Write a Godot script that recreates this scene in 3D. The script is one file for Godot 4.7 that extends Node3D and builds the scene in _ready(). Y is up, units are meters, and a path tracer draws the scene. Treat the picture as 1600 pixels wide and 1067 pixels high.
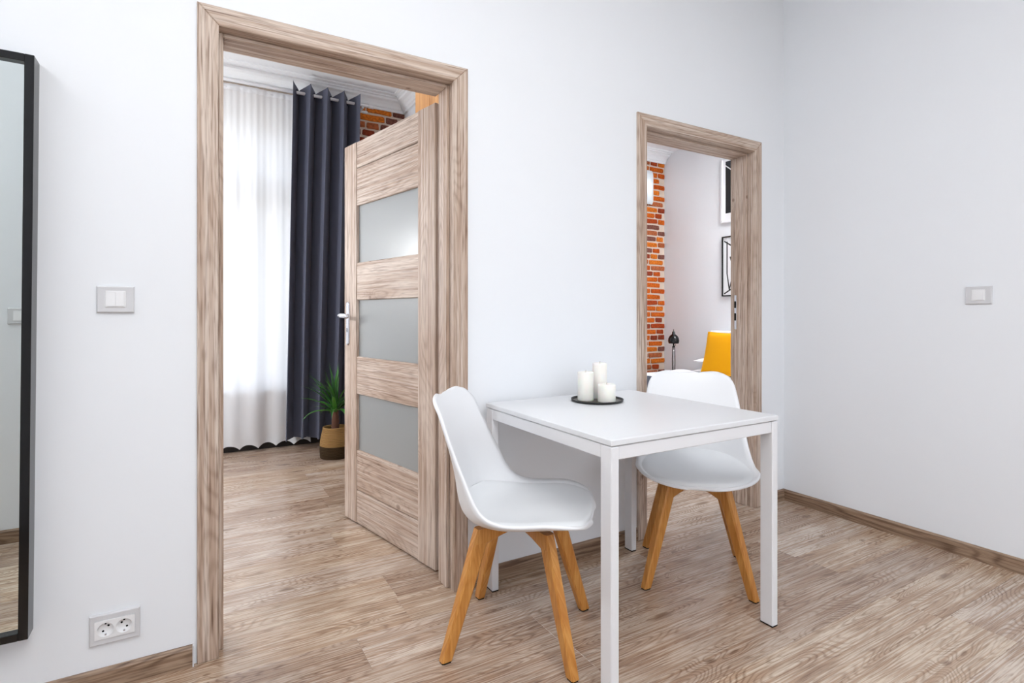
extends Node3D
# A white room with two oak doors, a small white table and two chairs; two further rooms seen through the doors.
# x runs along the door wall, z out of it into the room, y up. Metres.

const CEIL := 3.10
# energies: sky, then the added lamps: panel by the passage, panel by the window, passage panel, globe lamp, bedroom panel, uplighter
const E_SKY := 3.5
const E_PANEL_A := 2.4
const E_PANEL_B := 2.9
const E_PASSAGE := 1.6
const E_GLOBE := 1.9
const E_BEDROOM := 6.2
const E_UPLIGHT := 1.6
const ZW := -0.012        # room face of the door wall
const ZB := -0.155        # its other face
const ZWIN := -2.95       # room face of the window wall of the two far rooms
const XR := 3.06          # right wall of the room
const XR1 := 1.72         # right wall of the first far room
const XL2 := 1.84
const XR2 := 5.095        # right wall of the second far room
const ZBACK := 4.6

var rng := RandomNumberGenerator.new()
var used := {}
var M := {}
var st: SurfaceTool
# how texture coordinates are laid: grain axis, metres per texture, offset
var G := 0
var TL := 1.0
var TW := 1.0
var UO := Vector2.ZERO
var OR := Vector3.ZERO     # the corner from which texture coordinates are measured


func _ready() -> void:
	rng.seed = 7
	stage()
	materials()
	shell_of_rooms()
	floor_planks()
	door_frames()
	door_leaf()
	skirting()
	brick_walls()
	cornices()
	windows()
	added_lamps()
	table()
	chairs()
	tray_and_candles()
	uplighter()
	mirror()
	switches()
	curtains()
	plant()
	wardrobe_and_radiator()
	second_room()


# ------------------------------------------------------------------ camera, sky, light
func stage() -> void:
	var cam := Camera3D.new()
	cam.name = "camera"
	add_child(cam)
	cam.position = Vector3(0, 1.1099, 1.9994)
	cam.rotation = Vector3(0, -0.5300, 0)
	cam.projection = Camera3D.PROJECTION_FRUSTUM
	cam.near = 0.05
	cam.far = 100.0
	var f := 855.07
	cam.size = 2.0 * 0.05 * 533.5 / f
	cam.frustum_offset = Vector2(-1.48 / f * 0.05, -42.9 / f * 0.05)
	cam.current = true
	var we := WorldEnvironment.new()
	we.name = "environment"
	var e := Environment.new()
	e.background_mode = Environment.BG_SKY
	var sky := Sky.new()
	var sm := ProceduralSkyMaterial.new()
	sm.sky_top_color = Color(0.86, 0.91, 0.97)
	sm.sky_horizon_color = Color(0.95, 0.97, 1.0)
	sm.ground_horizon_color = Color(0.80, 0.80, 0.79)
	sm.ground_bottom_color = Color(0.62, 0.62, 0.60)
	sm.sky_energy_multiplier = 1.0
	sky.sky_material = sm
	e.sky = sky
	e.background_energy_multiplier = E_SKY
	e.tonemap_mode = Environment.TONE_MAPPER_LINEAR
	e.tonemap_exposure = 0.98
	e.sdfgi_enabled = true
	e.ssao_enabled = true
	e.ssil_enabled = true
	we.environment = e
	add_child(we)


# ------------------------------------------------------------------ helpers
func numbered(called: String) -> String:
	if not used.has(called):
		used[called] = 0
		return called
	used[called] += 1
	return "%s_%03d" % [called, used[called]]


func tag(o: Node, label: String, category := "", group := "", kind := "") -> Node:
	o.set_meta("label", label)
	if category:
		o.set_meta("category", category)
	if group:
		o.set_meta("group", group)
	if kind:
		o.set_meta("kind", kind)
	return o


func thing(called: String, label: String, category: String, at := Vector3.ZERO, turn := 0.0, group := "", kind := "") -> Node3D:
	var o := Node3D.new()
	o.name = numbered(called)
	add_child(o)
	o.position = at
	o.rotation.y = turn
	tag(o, label, category, group, kind)
	return o


func begin() -> void:
	st = SurfaceTool.new()
	st.begin(Mesh.PRIMITIVE_TRIANGLES)


func done(called: String, mat: Material, parent: Node = self, smooth := false) -> MeshInstance3D:
	if smooth:
		st.generate_normals()
	var o := MeshInstance3D.new()
	o.mesh = st.commit()
	o.name = called if parent != self else numbered(called)
	o.material_override = mat
	parent.add_child(o, true)
	return o


# lays the texture on a piece that starts at a corner and is so long and wide, clear of the picture's edges where it fits
func grain(axis: int, length: float, width: float, from := Vector3.ZERO, long := 0.0, wide := 0.0) -> void:
	G = axis
	TL = length
	TW = width
	OR = from
	UO = Vector2(rng.randf() * maxf(0.0, 1.0 - long / length), rng.randf() * maxf(0.0, 1.0 - wide / width))


func vert(p: Vector3, n: Vector3) -> void:
	var a := (G + 1) % 3
	var b := (G + 2) % 3
	var across := p[a] - OR[a] if absf(n[b]) > absf(n[a]) else p[b] - OR[b]
	if absf(n[G]) > 0.9:
		across = p[a] + p[b] - OR[a] - OR[b]
	st.set_normal(n)
	st.set_uv(Vector2((p[G] - OR[G]) / TL, across / TW) + UO)
	st.add_vertex(p)


func tri(a: Vector3, b: Vector3, c: Vector3, n: Vector3) -> void:
	if (b - a).cross(c - a).dot(n) > 0.0:
		var t := b
		b = c
		c = t
	vert(a, n)
	vert(b, n)
	vert(c, n)


func quad(a: Vector3, b: Vector3, c: Vector3, d: Vector3, n: Vector3) -> void:
	tri(a, b, c, n)
	tri(a, c, d, n)


# a box with chamfered edges between two corners
func bx(lo: Vector3, hi: Vector3, bevel := 0.0) -> void:
	var c := (lo + hi) * 0.5
	var h := (hi - lo) * 0.5
	var b := minf(bevel, minf(h.x, minf(h.y, h.z)) * 0.9)
	for ax in 3:
		var u := (ax + 1) % 3
		var v := (ax + 2) % 3
		for s in [-1.0, 1.0]:
			var n := Vector3.ZERO
			n[ax] = s
			var q := []
			for k in [[-1, -1], [1, -1], [1, 1], [-1, 1]]:
				var p := Vector3.ZERO
				p[ax] = s * h[ax]
				p[u] = k[0] * (h[u] - b)
				p[v] = k[1] * (h[v] - b)
				q.append(c + p)
			quad(q[0], q[1], q[2], q[3], n)
	if b <= 0.0:
		return
	for ax in 3:
		var u := (ax + 1) % 3
		var v := (ax + 2) % 3
		for su in [-1.0, 1.0]:
			for sv in [-1.0, 1.0]:
				var n := Vector3.ZERO
				n[u] = su
				n[v] = sv
				var q := []
				for k in [[-1, 0], [1, 0], [1, 1], [-1, 1]]:
					var p := Vector3.ZERO
					p[ax] = k[0] * (h[ax] - b)
					p[u] = su * (h[u] - (b if k[1] == 1 else 0.0))
					p[v] = sv * (h[v] - (0.0 if k[1] == 1 else b))
					q.append(c + p)
				quad(q[0], q[1], q[2], q[3], n.normalized())
	for sx in [-1.0, 1.0]:
		for sy in [-1.0, 1.0]:
			for sz in [-1.0, 1.0]:
				var s := Vector3(sx, sy, sz)
				tri(c + s * Vector3(h.x, h.y - b, h.z - b), c + s * Vector3(h.x - b, h.y, h.z - b), c + s * Vector3(h.x - b, h.y - b, h.z), s.normalized())


func box(called: String, lo: Vector3, hi: Vector3, mat: Material, parent: Node = self, bevel := 0.0) -> MeshInstance3D:
	begin()
	bx(lo, hi, bevel)
	return done(called, mat, parent)


# a smooth sheet over rows of points; closed joins the last column to the first
func sheet(rows: Array, closed := false, uv := Vector2.ONE, flip := false) -> void:
	var n: int = rows[0].size()
	var cols := n + 1 if closed else n
	for i in rows.size():
		for j in cols:
			st.set_uv(Vector2(float(j) / (cols - 1) * uv.x, float(i) / (rows.size() - 1) * uv.y))
			st.add_vertex(rows[i][j % n])
	for i in rows.size() - 1:
		for j in cols - 1:
			var a := i * cols + j
			var q := [a, a + 1, a + cols + 1, a + cols]
			if flip:
				q.reverse()
			for k in [0, 1, 2, 0, 2, 3]:
				st.add_index(q[k])


# a lathed shape round the y axis through at; profile of (radius, y)
func lathe(profile: Array, at := Vector3.ZERO, seg := 32) -> void:
	var rows := []
	for p in profile:
		var row := PackedVector3Array()
		for k in seg:
			var a := TAU * k / seg
			row.append(at + Vector3(cos(a) * p.x, p.y, sin(a) * p.x))
		rows.append(row)
	sheet(rows, true)


# a lathe with hard edges between the stretches of its profile
func turned(called: String, profile: Array, mat: Material, parent: Node, at := Vector3.ZERO, seg := 32) -> MeshInstance3D:
	begin()
	G = 1
	for i in profile.size() - 1:
		var a: Vector2 = profile[i]
		var b: Vector2 = profile[i + 1]
		var d := b - a
		if d.length() < 1e-6:
			continue
		var nr := Vector2(d.y, -d.x).normalized()
		for k in seg:
			var t0 := TAU * k / seg
			var t1 := TAU * (k + 1) / seg
			var p := [Vector3(cos(t0) * a.x, a.y, sin(t0) * a.x), Vector3(cos(t1) * a.x, a.y, sin(t1) * a.x), Vector3(cos(t1) * b.x, b.y, sin(t1) * b.x), Vector3(cos(t0) * b.x, b.y, sin(t0) * b.x)]
			var n0 := Vector3(cos(t0) * nr.x, nr.y, sin(t0) * nr.x)
			var n1 := Vector3(cos(t1) * nr.x, nr.y, sin(t1) * nr.x)
			for idx in [[0, 1, 2], [0, 2, 3]]:
				var pa: Vector3 = p[idx[0]]
				var pb: Vector3 = p[idx[1]]
				var pc: Vector3 = p[idx[2]]
				var ns := [n0, n1, n1, n0]
				var order: Array = idx
				if (pb - pa).cross(pc - pa).dot(n0 + n1) > 0:
					order = [idx[0], idx[2], idx[1]]
				for o in order:
					st.set_normal(ns[o])
					st.set_uv(Vector2(float(k) / seg, a.y))
					st.add_vertex(at + p[o])
	return done(called, mat, parent)


# a round bar through points
func tube(points: Array, r: float, seg := 12) -> void:
	var rows := []
	for i in points.size():
		var t: Vector3 = (points[mini(i + 1, points.size() - 1)] - points[maxi(i - 1, 0)]).normalized()
		var s := t.cross(Vector3.UP if absf(t.y) < 0.9 else Vector3.RIGHT).normalized()
		var w := s.cross(t)
		var row := PackedVector3Array()
		for k in seg:
			var a := TAU * k / seg
			row.append(points[i] + (s * cos(a) + w * sin(a)) * r)
		rows.append(row)
	# closed ends
	var first := PackedVector3Array()
	var last := PackedVector3Array()
	for k in seg:
		first.append(points[0])
		last.append(points[points.size() - 1])
	rows.push_front(first)
	rows.push_back(last)
	sheet(rows, true)


# loft through rectangular sections with cut corners: [centre, half vector, half vector]
func loft(sections: Array, cut := 0.25) -> void:
	var rings := []
	for s in sections:
		var r := []
		for k in [[1, 1 - cut], [1 - cut, 1], [-1 + cut, 1], [-1, 1 - cut], [-1, -1 + cut], [-1 + cut, -1], [1 - cut, -1], [1, -1 + cut]]:
			r.append(s[0] + s[1] * k[0] + s[2] * k[1])
		rings.append(r)
	for i in rings.size() - 1:
		for k in 8:
			var a: Vector3 = rings[i][k]
			var b: Vector3 = rings[i][(k + 1) % 8]
			var c: Vector3 = rings[i + 1][(k + 1) % 8]
			var d: Vector3 = rings[i + 1][k]
			var n := (b - a).cross(d - a).normalized()
			var out: Vector3 = (a + b) * 0.5 - sections[i][0]
			if n.dot(out) < 0:
				n = -n
			quad(a, b, c, d, n)
	for e in [0, rings.size() - 1]:
		var c0: Vector3 = sections[e][0]
		var inside: Vector3 = sections[1 if e == 0 else e - 1][0]
		for k in 8:
			tri(c0, rings[e][k], rings[e][(k + 1) % 8], (c0 - inside).normalized())


# a profile of (out, up) carried from a to b; out is horizontal; m0 and m1 cut the ends askew by out times m
func moulding(profile: Array, a: Vector3, b: Vector3, out: Vector3, m0 := 0.0, m1 := 0.0) -> void:
	var d := (b - a).normalized()
	var n := profile.size()
	for i in n:
		var p: Vector2 = profile[i]
		var q: Vector2 = profile[(i + 1) % n]
		var e := q - p
		var nn := (out * e.y - Vector3.UP * e.x).normalized()
		var pa := a + out * p.x + Vector3.UP * p.y + d * (p.x * m0)
		var qa := a + out * q.x + Vector3.UP * q.y + d * (q.x * m0)
		var pb := b + out * p.x + Vector3.UP * p.y + d * (p.x * m1)
		var qb := b + out * q.x + Vector3.UP * q.y + d * (q.x * m1)
		quad(pa, qa, qb, pb, nn)
	var mid := Vector2.ZERO
	for p in profile:
		mid += p / n
	for k in 2:
		var base := a if k == 0 else b
		var m := m0 if k == 0 else m1
		for i in n:
			var pts := []
			for p in [mid, profile[i], profile[(i + 1) % n]]:
				pts.append(base + out * p.x + Vector3.UP * p.y + d * (p.x * m))
			tri(pts[0], pts[1], pts[2], -d if k == 0 else d)


# ------------------------------------------------------------------ materials
func mat(called: String, c: Color, rough := 0.6, spec := 0.5) -> StandardMaterial3D:
	var m := StandardMaterial3D.new()
	m.resource_name = called
	m.albedo_color = c
	m.roughness = rough
	m.metallic_specular = spec
	M[called] = m
	return m


func noise_image(w: int, h: int, seed_: int, freq: float, octaves := 3) -> Image:
	var n := FastNoiseLite.new()
	n.seed = seed_
	n.noise_type = FastNoiseLite.TYPE_SIMPLEX_SMOOTH
	n.frequency = freq
	n.fractal_octaves = octaves
	return n.get_image(w, h, false, false, true)


func stretched(w: int, h: int, sw: int, sh: int, seed_: int, freq: float, octaves := 3) -> PackedByteArray:
	var im := noise_image(sw, sh, seed_, freq, octaves)
	im.resize(w, h, Image.INTERPOLATE_CUBIC)
	im.convert(Image.FORMAT_L8)
	return im.get_data()


# sawn wood, grain along the width of the picture; knots as [u, v, length, height, strength]
func wood_texture(w: int, h: int, seed_: int, light: Color, mid: Color, dark: Color, rings: float, ring_share: float, crack_share: float, knots: Array) -> ImageTexture:
	var streak := stretched(w, h, maxi(8, w / 128), h, seed_, 0.10, 4)
	var pore := stretched(w, h, w / 18, h, seed_ + 1, 0.27, 3)
	var crack := stretched(w, h, w / 56, h, seed_ + 2, 0.22, 3)
	var tone := stretched(w, h, 24, 12, seed_ + 3, 0.14, 2)
	var warp := stretched(w, h, w / 40, maxi(8, h / 6), seed_ + 4, 0.06, 2)
	var out := PackedByteArray()
	out.resize(w * h * 3)
	var lr := light.r * 255.0
	var lg := light.g * 255.0
	var lb := light.b * 255.0
	var mr := mid.r * 255.0 - lr
	var mg := mid.g * 255.0 - lg
	var mb := mid.b * 255.0 - lb
	var dr := dark.r * 255.0
	var dg := dark.g * 255.0
	var db := dark.b * 255.0
	var o := 0
	var i := 0
	for y in h:
		var v := float(y) / h
		for x in w:
			var f := v * 1.6 + (warp[i] - 128) * 0.0085
			var eye := 0.0
			if knots:
				var u := float(x) / w
				for k in knots:
					var a: float = (u - k[0]) / k[2]
					var b: float = (v - k[1]) / k[3]
					var r2 := a * a + b * b
					if r2 < 6.0:
						var g := exp(-r2)
						f += g * k[4]
						if r2 < 0.12:
							eye = maxf(eye, (0.12 - r2) * 6.5)
			var s := 0.5 + 0.5 * sin(f * rings)
			var d := s * s * s * ring_share * (0.35 + tone[i] * 0.0045)
			d += maxf(0.0, (pore[i] - 146) * 0.0038)
			d += maxf(0.0, (crack[i] - 168) * 0.016) * crack_share
			d = minf(0.85, d + eye * 0.6)
			var t := clampf((streak[i] - 128) * 0.008 + (tone[i] - 128) * 0.0035 + 0.5, 0.0, 1.0)
			var cr := lr + mr * t
			var cg := lg + mg * t
			var cb := lb + mb * t
			out[o] = int(cr + (dr - cr) * d)
			out[o + 1] = int(cg + (dg - cg) * d)
			out[o + 2] = int(cb + (db - cb) * d)
			o += 3
			i += 1
	return ImageTexture.create_from_image(Image.create_from_data(w, h, false, Image.FORMAT_RGB8, out))


func textured(called: String, tex: Texture2D, rough: float, spec := 0.5, tint := Color.WHITE) -> StandardMaterial3D:
	var m := mat(called, tint, rough, spec)
	m.albedo_texture = tex
	return m


func materials() -> void:
	mat("wall_paint", Color(0.925, 0.935, 0.950), 0.75, 0.35)
	var wn := NoiseTexture2D.new()
	wn.width = 512
	wn.height = 512
	wn.seamless = true
	var fn := FastNoiseLite.new()
	fn.seed = 3
	fn.frequency = 0.06
	wn.noise = fn
	var ramp := Gradient.new()
	ramp.set_color(0, Color(0.88, 0.87, 0.86))
	ramp.set_color(1, Color(1, 1, 1))
	wn.color_ramp = ramp
	mat("ceiling_paint", Color(0.93, 0.935, 0.945), 0.85, 0.3)
	mat("plaster", Color(0.94, 0.945, 0.95), 0.7, 0.3)
	mat("subfloor", Color(0.30, 0.25, 0.21), 0.9)
	# laminate floor
	var fl := Color(0.830, 0.770, 0.710)
	var fm := Color(0.690, 0.585, 0.505)
	var fd := Color(0.400, 0.300, 0.235)
	var knots := [
		[[0.22, 0.45, 0.09, 0.30, 1.6], [0.74, 0.62, 0.06, 0.22, 1.1]],
		[[0.55, 0.35, 0.15, 0.34, 1.8]],
		[[0.12, 0.65, 0.05, 0.2, 1.0], [0.86, 0.4, 0.10, 0.32, 1.5], [0.5, 0.8, 0.03, 0.12, 0.7]],
		[],
		[[0.38, 0.55, 0.13, 0.28, 2.1]],
		[[0.66, 0.28, 0.05, 0.2, 1.0], [0.3, 0.75, 0.17, 0.3, 1.6]],
	]
	for k in 6:
		var t := wood_texture(1024, 160, 20 + k * 11, fl, fm, fd, 30.0, 0.30, 0.45, knots[k])
		for j in 3:
			textured("laminate_%d_%d" % [k, j], t, 0.26, 0.6, [Color(1, 1, 1), Color(0.91, 0.885, 0.865), Color(1.0, 0.985, 0.955)][j])
	# pale knotty oak of the doors
	for k in 3:
		var t := wood_texture(1024, 256, 140 + k * 17, Color(0.832, 0.772, 0.720), Color(0.722, 0.628, 0.558), Color(0.35, 0.25, 0.19), 30.0, 0.12, 0.5, [[[0.3, 0.4, 0.02, 0.07, 0.8], [0.75, 0.7, 0.025, 0.08, 0.9]], [[0.6, 0.25, 0.03, 0.08, 0.9]], [[0.15, 0.7, 0.02, 0.06, 0.7], [0.85, 0.2, 0.018, 0.06, 0.7]]][k])
		textured("oak_%d" % k, t, 0.5, 0.4)
	var tb := wood_texture(512, 128, 401, Color(0.805, 0.580, 0.305), Color(0.740, 0.495, 0.232), Color(0.62, 0.36, 0.12), 16.0, 0.25, 0.1, [])
	textured("beech", tb, 0.42, 0.45)
	var tp := wood_texture(512, 256, 511, Color(0.87, 0.66, 0.43), Color(0.80, 0.57, 0.34), Color(0.62, 0.40, 0.22), 26.0, 0.3, 0.05, [])
	textured("pine", tp, 0.45, 0.4)
	textured("skirting_oak", wood_texture(1024, 96, 611, Color(0.640, 0.545, 0.460), Color(0.540, 0.435, 0.350), Color(0.30, 0.21, 0.15), 20.0, 0.4, 0.4, []), 0.42, 0.45)
	mat("white_lacquer", Color(0.90, 0.905, 0.915), 0.38, 0.5)
	mat("dark_skirting", Color(0.13, 0.10, 0.085), 0.5, 0.4)
	mat("white_melamine", Color(0.875, 0.88, 0.89), 0.36, 0.5)
	mat("white_metal", Color(0.89, 0.89, 0.90), 0.35, 0.5)
	mat("white_plastic_shell", Color(0.935, 0.94, 0.95), 0.34, 0.5)
	mat("white_leather", Color(0.925, 0.935, 0.945), 0.45, 0.45)
	mat("white_plastic", Color(0.92, 0.92, 0.925), 0.28, 0.5)
	mat("pearl_plastic", Color(0.83, 0.83, 0.84), 0.30, 0.5)
	mat("black_rubber", Color(0.05, 0.05, 0.05), 0.8, 0.3)
	mat("dark_hole", Color(0.03, 0.03, 0.03), 0.9, 0.1)
	mat("mirror_frame", Color(0.045, 0.046, 0.055), 0.18, 0.5)
	var mg := mat("mirror_glass", Color(0.93, 0.955, 0.945), 0.0)
	mg.metallic = 1.0
	var ch := mat("chrome", Color(0.80, 0.80, 0.82), 0.12)
	ch.metallic = 1.0
	var sg := mat("satin_glass", Color(0.62, 0.635, 0.635), 0.30, 0.6)
	sg.backlight_enabled = true
	sg.backlight = Color(0.5, 0.5, 0.5)
	var wax := mat("wax", Color(0.955, 0.945, 0.92), 0.5, 0.4)
	wax.subsurf_scatter_enabled = true
	wax.subsurf_scatter_strength = 0.2
	mat("wick", Color(0.75, 0.72, 0.65), 0.9)
	var tr := mat("tray_metal", Color(0.36, 0.34, 0.29), 0.32)
	tr.metallic = 0.8
	mat("tray_edge", Color(0.09, 0.09, 0.09), 0.4)
	var sh := mat("sheer", Color(0.95, 0.955, 0.965, 0.985), 0.9, 0.1)
	sh.transparency = BaseMaterial3D.TRANSPARENCY_ALPHA
	sh.backlight_enabled = true
	sh.backlight = Color(0.9, 0.9, 0.9)
	sh.cull_mode = BaseMaterial3D.CULL_DISABLED
	var hem := mat("sheer_hem", Color(0.94, 0.945, 0.955), 0.9, 0.1)
	hem.backlight_enabled = true
	hem.backlight = Color(0.9, 0.9, 0.9)
	hem.cull_mode = BaseMaterial3D.CULL_DISABLED
	var dr := mat("drape", Color(0.33, 0.34, 0.40), 0.62, 0.35)
	dr.rim_enabled = true
	dr.rim = 0.35
	dr.rim_tint = 0.4
	dr.cull_mode = BaseMaterial3D.CULL_DISABLED
	var pane := mat("pane", Color(1, 1, 1, 0.05), 0.0, 0.5)
	pane.transparency = BaseMaterial3D.TRANSPARENCY_ALPHA
	# bricks
	var bt := []
	for k in 2:
		var im := noise_image(128, 64, 77 + k, 0.055, 4)
		var a := im.get_data()
		var bytes := PackedByteArray()
		var l8 := im.duplicate() as Image
		l8.convert(Image.FORMAT_L8)
		a = l8.get_data()
		for p in a.size():
			var v := 0.72 + a[p] / 255.0 * 0.38
			bytes.append(int(minf(255, v * 255)))
			bytes.append(int(minf(255, v * 250)))
			bytes.append(int(minf(255, v * 246)))
		bt.append(ImageTexture.create_from_image(Image.create_from_data(128, 64, false, Image.FORMAT_RGB8, bytes)))
	var bc := [Color(0.81, 0.40, 0.13), Color(0.75, 0.34, 0.12), Color(0.85, 0.47, 0.16), Color(0.67, 0.28, 0.13), Color(0.57, 0.25, 0.16), Color(0.70, 0.40, 0.25), Color(0.50, 0.32, 0.28)]
	for k in bc.size():
		textured("brick_%d" % k, bt[k % 2], 0.9, 0.25, bc[k])
	var mo := mat("mortar", Color(0.86, 0.79, 0.73), 0.95, 0.2)
	mo.albedo_texture = wn
	mo.uv1_triplanar = true
	mo.uv1_scale = Vector3(4, 4, 4)
	# plant
	for k in 3:
		var lm := mat("leaf_%d" % k, [Color(0.13, 0.36, 0.12), Color(0.20, 0.46, 0.15), Color(0.10, 0.27, 0.13)][k], 0.38, 0.5)
		lm.backlight_enabled = true
		lm.backlight = Color(0.25, 0.35, 0.12)
		lm.cull_mode = BaseMaterial3D.CULL_DISABLED
	mat("trunk", Color(0.36, 0.23, 0.17), 0.9)
	mat("soil", Color(0.10, 0.075, 0.06), 1.0)
	mat("seagrass", Color(0.58, 0.45, 0.28), 0.85, 0.3)
	mat("seagrass_dark", Color(0.235, 0.175, 0.105), 0.85, 0.3)
	# second room
	mat("linen", Color(0.93, 0.93, 0.94), 0.85, 0.2)
	mat("grey_throw", Color(0.27, 0.28, 0.32), 0.9, 0.2)
	var ye := mat("yellow_cotton", Color(0.87, 0.60, 0.045), 0.85, 0.2)
	ye.rim_enabled = true
	ye.rim = 0.3
	mat("yellow_piping", Color(0.97, 0.72, 0.12), 0.8, 0.2)
	mat("black_enamel", Color(0.025, 0.025, 0.027), 0.22, 0.5)
	mat("black_frame", Color(0.03, 0.03, 0.035), 0.5, 0.4)
	mat("white_frame", Color(0.92, 0.92, 0.93), 0.5, 0.4)
	var gl := mat("lamp_glass", Color(0.80, 0.83, 0.85), 0.3, 0.5)
	gl.emission_enabled = true
	gl.emission = Color(1.0, 0.96, 0.9)
	gl.emission_energy_multiplier = 0.08
	var di := mat("added_lamp_diffuser", Color(0.95, 0.95, 0.95), 0.6)
	di.emission_enabled = true
	di.emission = Color(1.0, 0.985, 0.96)
	di.emission_energy_multiplier = 1.2


# ------------------------------------------------------------------ rooms
func struct(called: String, boxes: Array, m: Material, label: String) -> MeshInstance3D:
	begin()
	G = 0
	for b in boxes:
		bx(b[0], b[1])
	var o := done(called, m)
	tag(o, label, "", "", "structure")
	return o


const D1 := [0.074, 0.901, 2.04]   # edges of the two openings inside the casings
const D2 := [1.943, 2.777, 2.04]

func shell_of_rooms() -> void:
	var w: Material = M.wall_paint
	var y := CEIL
	# the wall with the two doors; the openings are a little wider behind the casings
	var a: float = D1[0] - 0.02
	var b: float = D1[1] + 0.02
	var c: float = D2[0] - 0.02
	var d: float = D2[1] + 0.02
	var t := 2.06
	struct("wall_front", [
		[Vector3(-2.3, 0, ZB), Vector3(a, y, ZW)],
		[Vector3(a, t, ZB), Vector3(b, y, ZW)],
		[Vector3(b, 0, ZB), Vector3(c, y, ZW)],
		[Vector3(c, t, ZB), Vector3(d, y, ZW)],
		[Vector3(d, 0, ZB), Vector3(XR2 + 0.15, y, ZW)],
	], w, "white painted wall with the two oak door openings")
	struct("wall_right", [[Vector3(XR, 0, ZW), Vector3(XR + 0.15, y, ZBACK)]], w, "plain white wall with a single light switch")
	struct("wall_passage", [[Vector3(-2.3, 0, 1.60), Vector3(-0.38, y, 1.75)], [Vector3(-0.53, 0, 1.75), Vector3(-0.38, y, ZBACK)]], w, "white wall opposite the mirror, seen in its glass")
	struct("wall_left", [[Vector3(-2.45, 0, ZB), Vector3(-2.3, y, 1.75)]], w, "white end wall of the passage")
	# behind the camera, with an opening for a window
	struct("wall_back", [
		[Vector3(-0.53, 0, ZBACK), Vector3(0.1, y, ZBACK + 0.3)],
		[Vector3(0.1, 0, ZBACK), Vector3(2.8, 0.75, ZBACK + 0.3)],
		[Vector3(0.1, 2.85, ZBACK), Vector3(2.8, y, ZBACK + 0.3)],
		[Vector3(2.8, 0, ZBACK), Vector3(XR + 0.15, y, ZBACK + 0.3)],
	], w, "white wall with a tall window opposite the doors")
	# far rooms
	struct("wall_bedroom_left", [[Vector3(-1.45, 0, ZWIN - 0.4), Vector3(-1.3, y, ZB)]], w, "white side wall of the curtained room")
	struct("wall_partition", [[Vector3(XR1, 0, ZWIN), Vector3(XL2, y, ZB)]], w, "white partition between the two far rooms")
	struct("wall_bedroom_right", [[Vector3(XR2, 0, ZWIN - 0.4), Vector3(XR2 + 0.15, y, ZB)]], w, "white wall behind the bed with two framed pictures")
	struct("ceiling", [[Vector3(-2.45, y, ZWIN - 0.4), Vector3(XR2 + 0.15, y + 0.15, ZBACK + 0.3)]], M.ceiling_paint, "white painted ceiling")


func floor_planks() -> void:
	var root := struct("floor", [[Vector3(-2.45, -0.2, ZWIN - 0.4), Vector3(XR2 + 0.15, -0.0085, ZBACK + 0.3)]], M.subfloor, "oak laminate floor of long planks running along the door wall")
	var pw := 0.193
	var pl := 1.30
	var gap := 0.0003
	var row := 0
	var z := ZWIN - 0.03
	while z < ZBACK:
		var x0 := -2.4 - rng.randf() * pl * 0.8
		while x0 < XR2:
			var lo := x0 + gap
			var hi := x0 + pl - gap
			x0 += pl
			var zc := z + pw / 2
			var left := -2.3
			var right := XR2
			if zc < -0.1:
				left = -1.3
			elif zc < 1.65:
				right = XR + 0.02
			else:
				left = -0.4
				right = XR + 0.02
			lo = maxf(lo, left)
			hi = minf(hi, right)
			if hi - lo < 0.03:
				continue
			var flip := rng.randi() % 2
			begin()
			G = 0
			TL = pl * (1.0 if flip == 0 else -1.0)
			TW = pw * (1.0 if rng.randi() % 2 == 0 else -1.0)
			UO = Vector2.ZERO
			OR = Vector3(x0 - pl, 0, z)
			bx(Vector3(lo, -0.0085, z + gap), Vector3(hi, 0.0, z + pw - gap), 0.0006)
			done("plank", M["laminate_%d_%d" % [rng.randi() % 6, rng.randi() % 3]], root)
		z += pw
		row += 1


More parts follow.
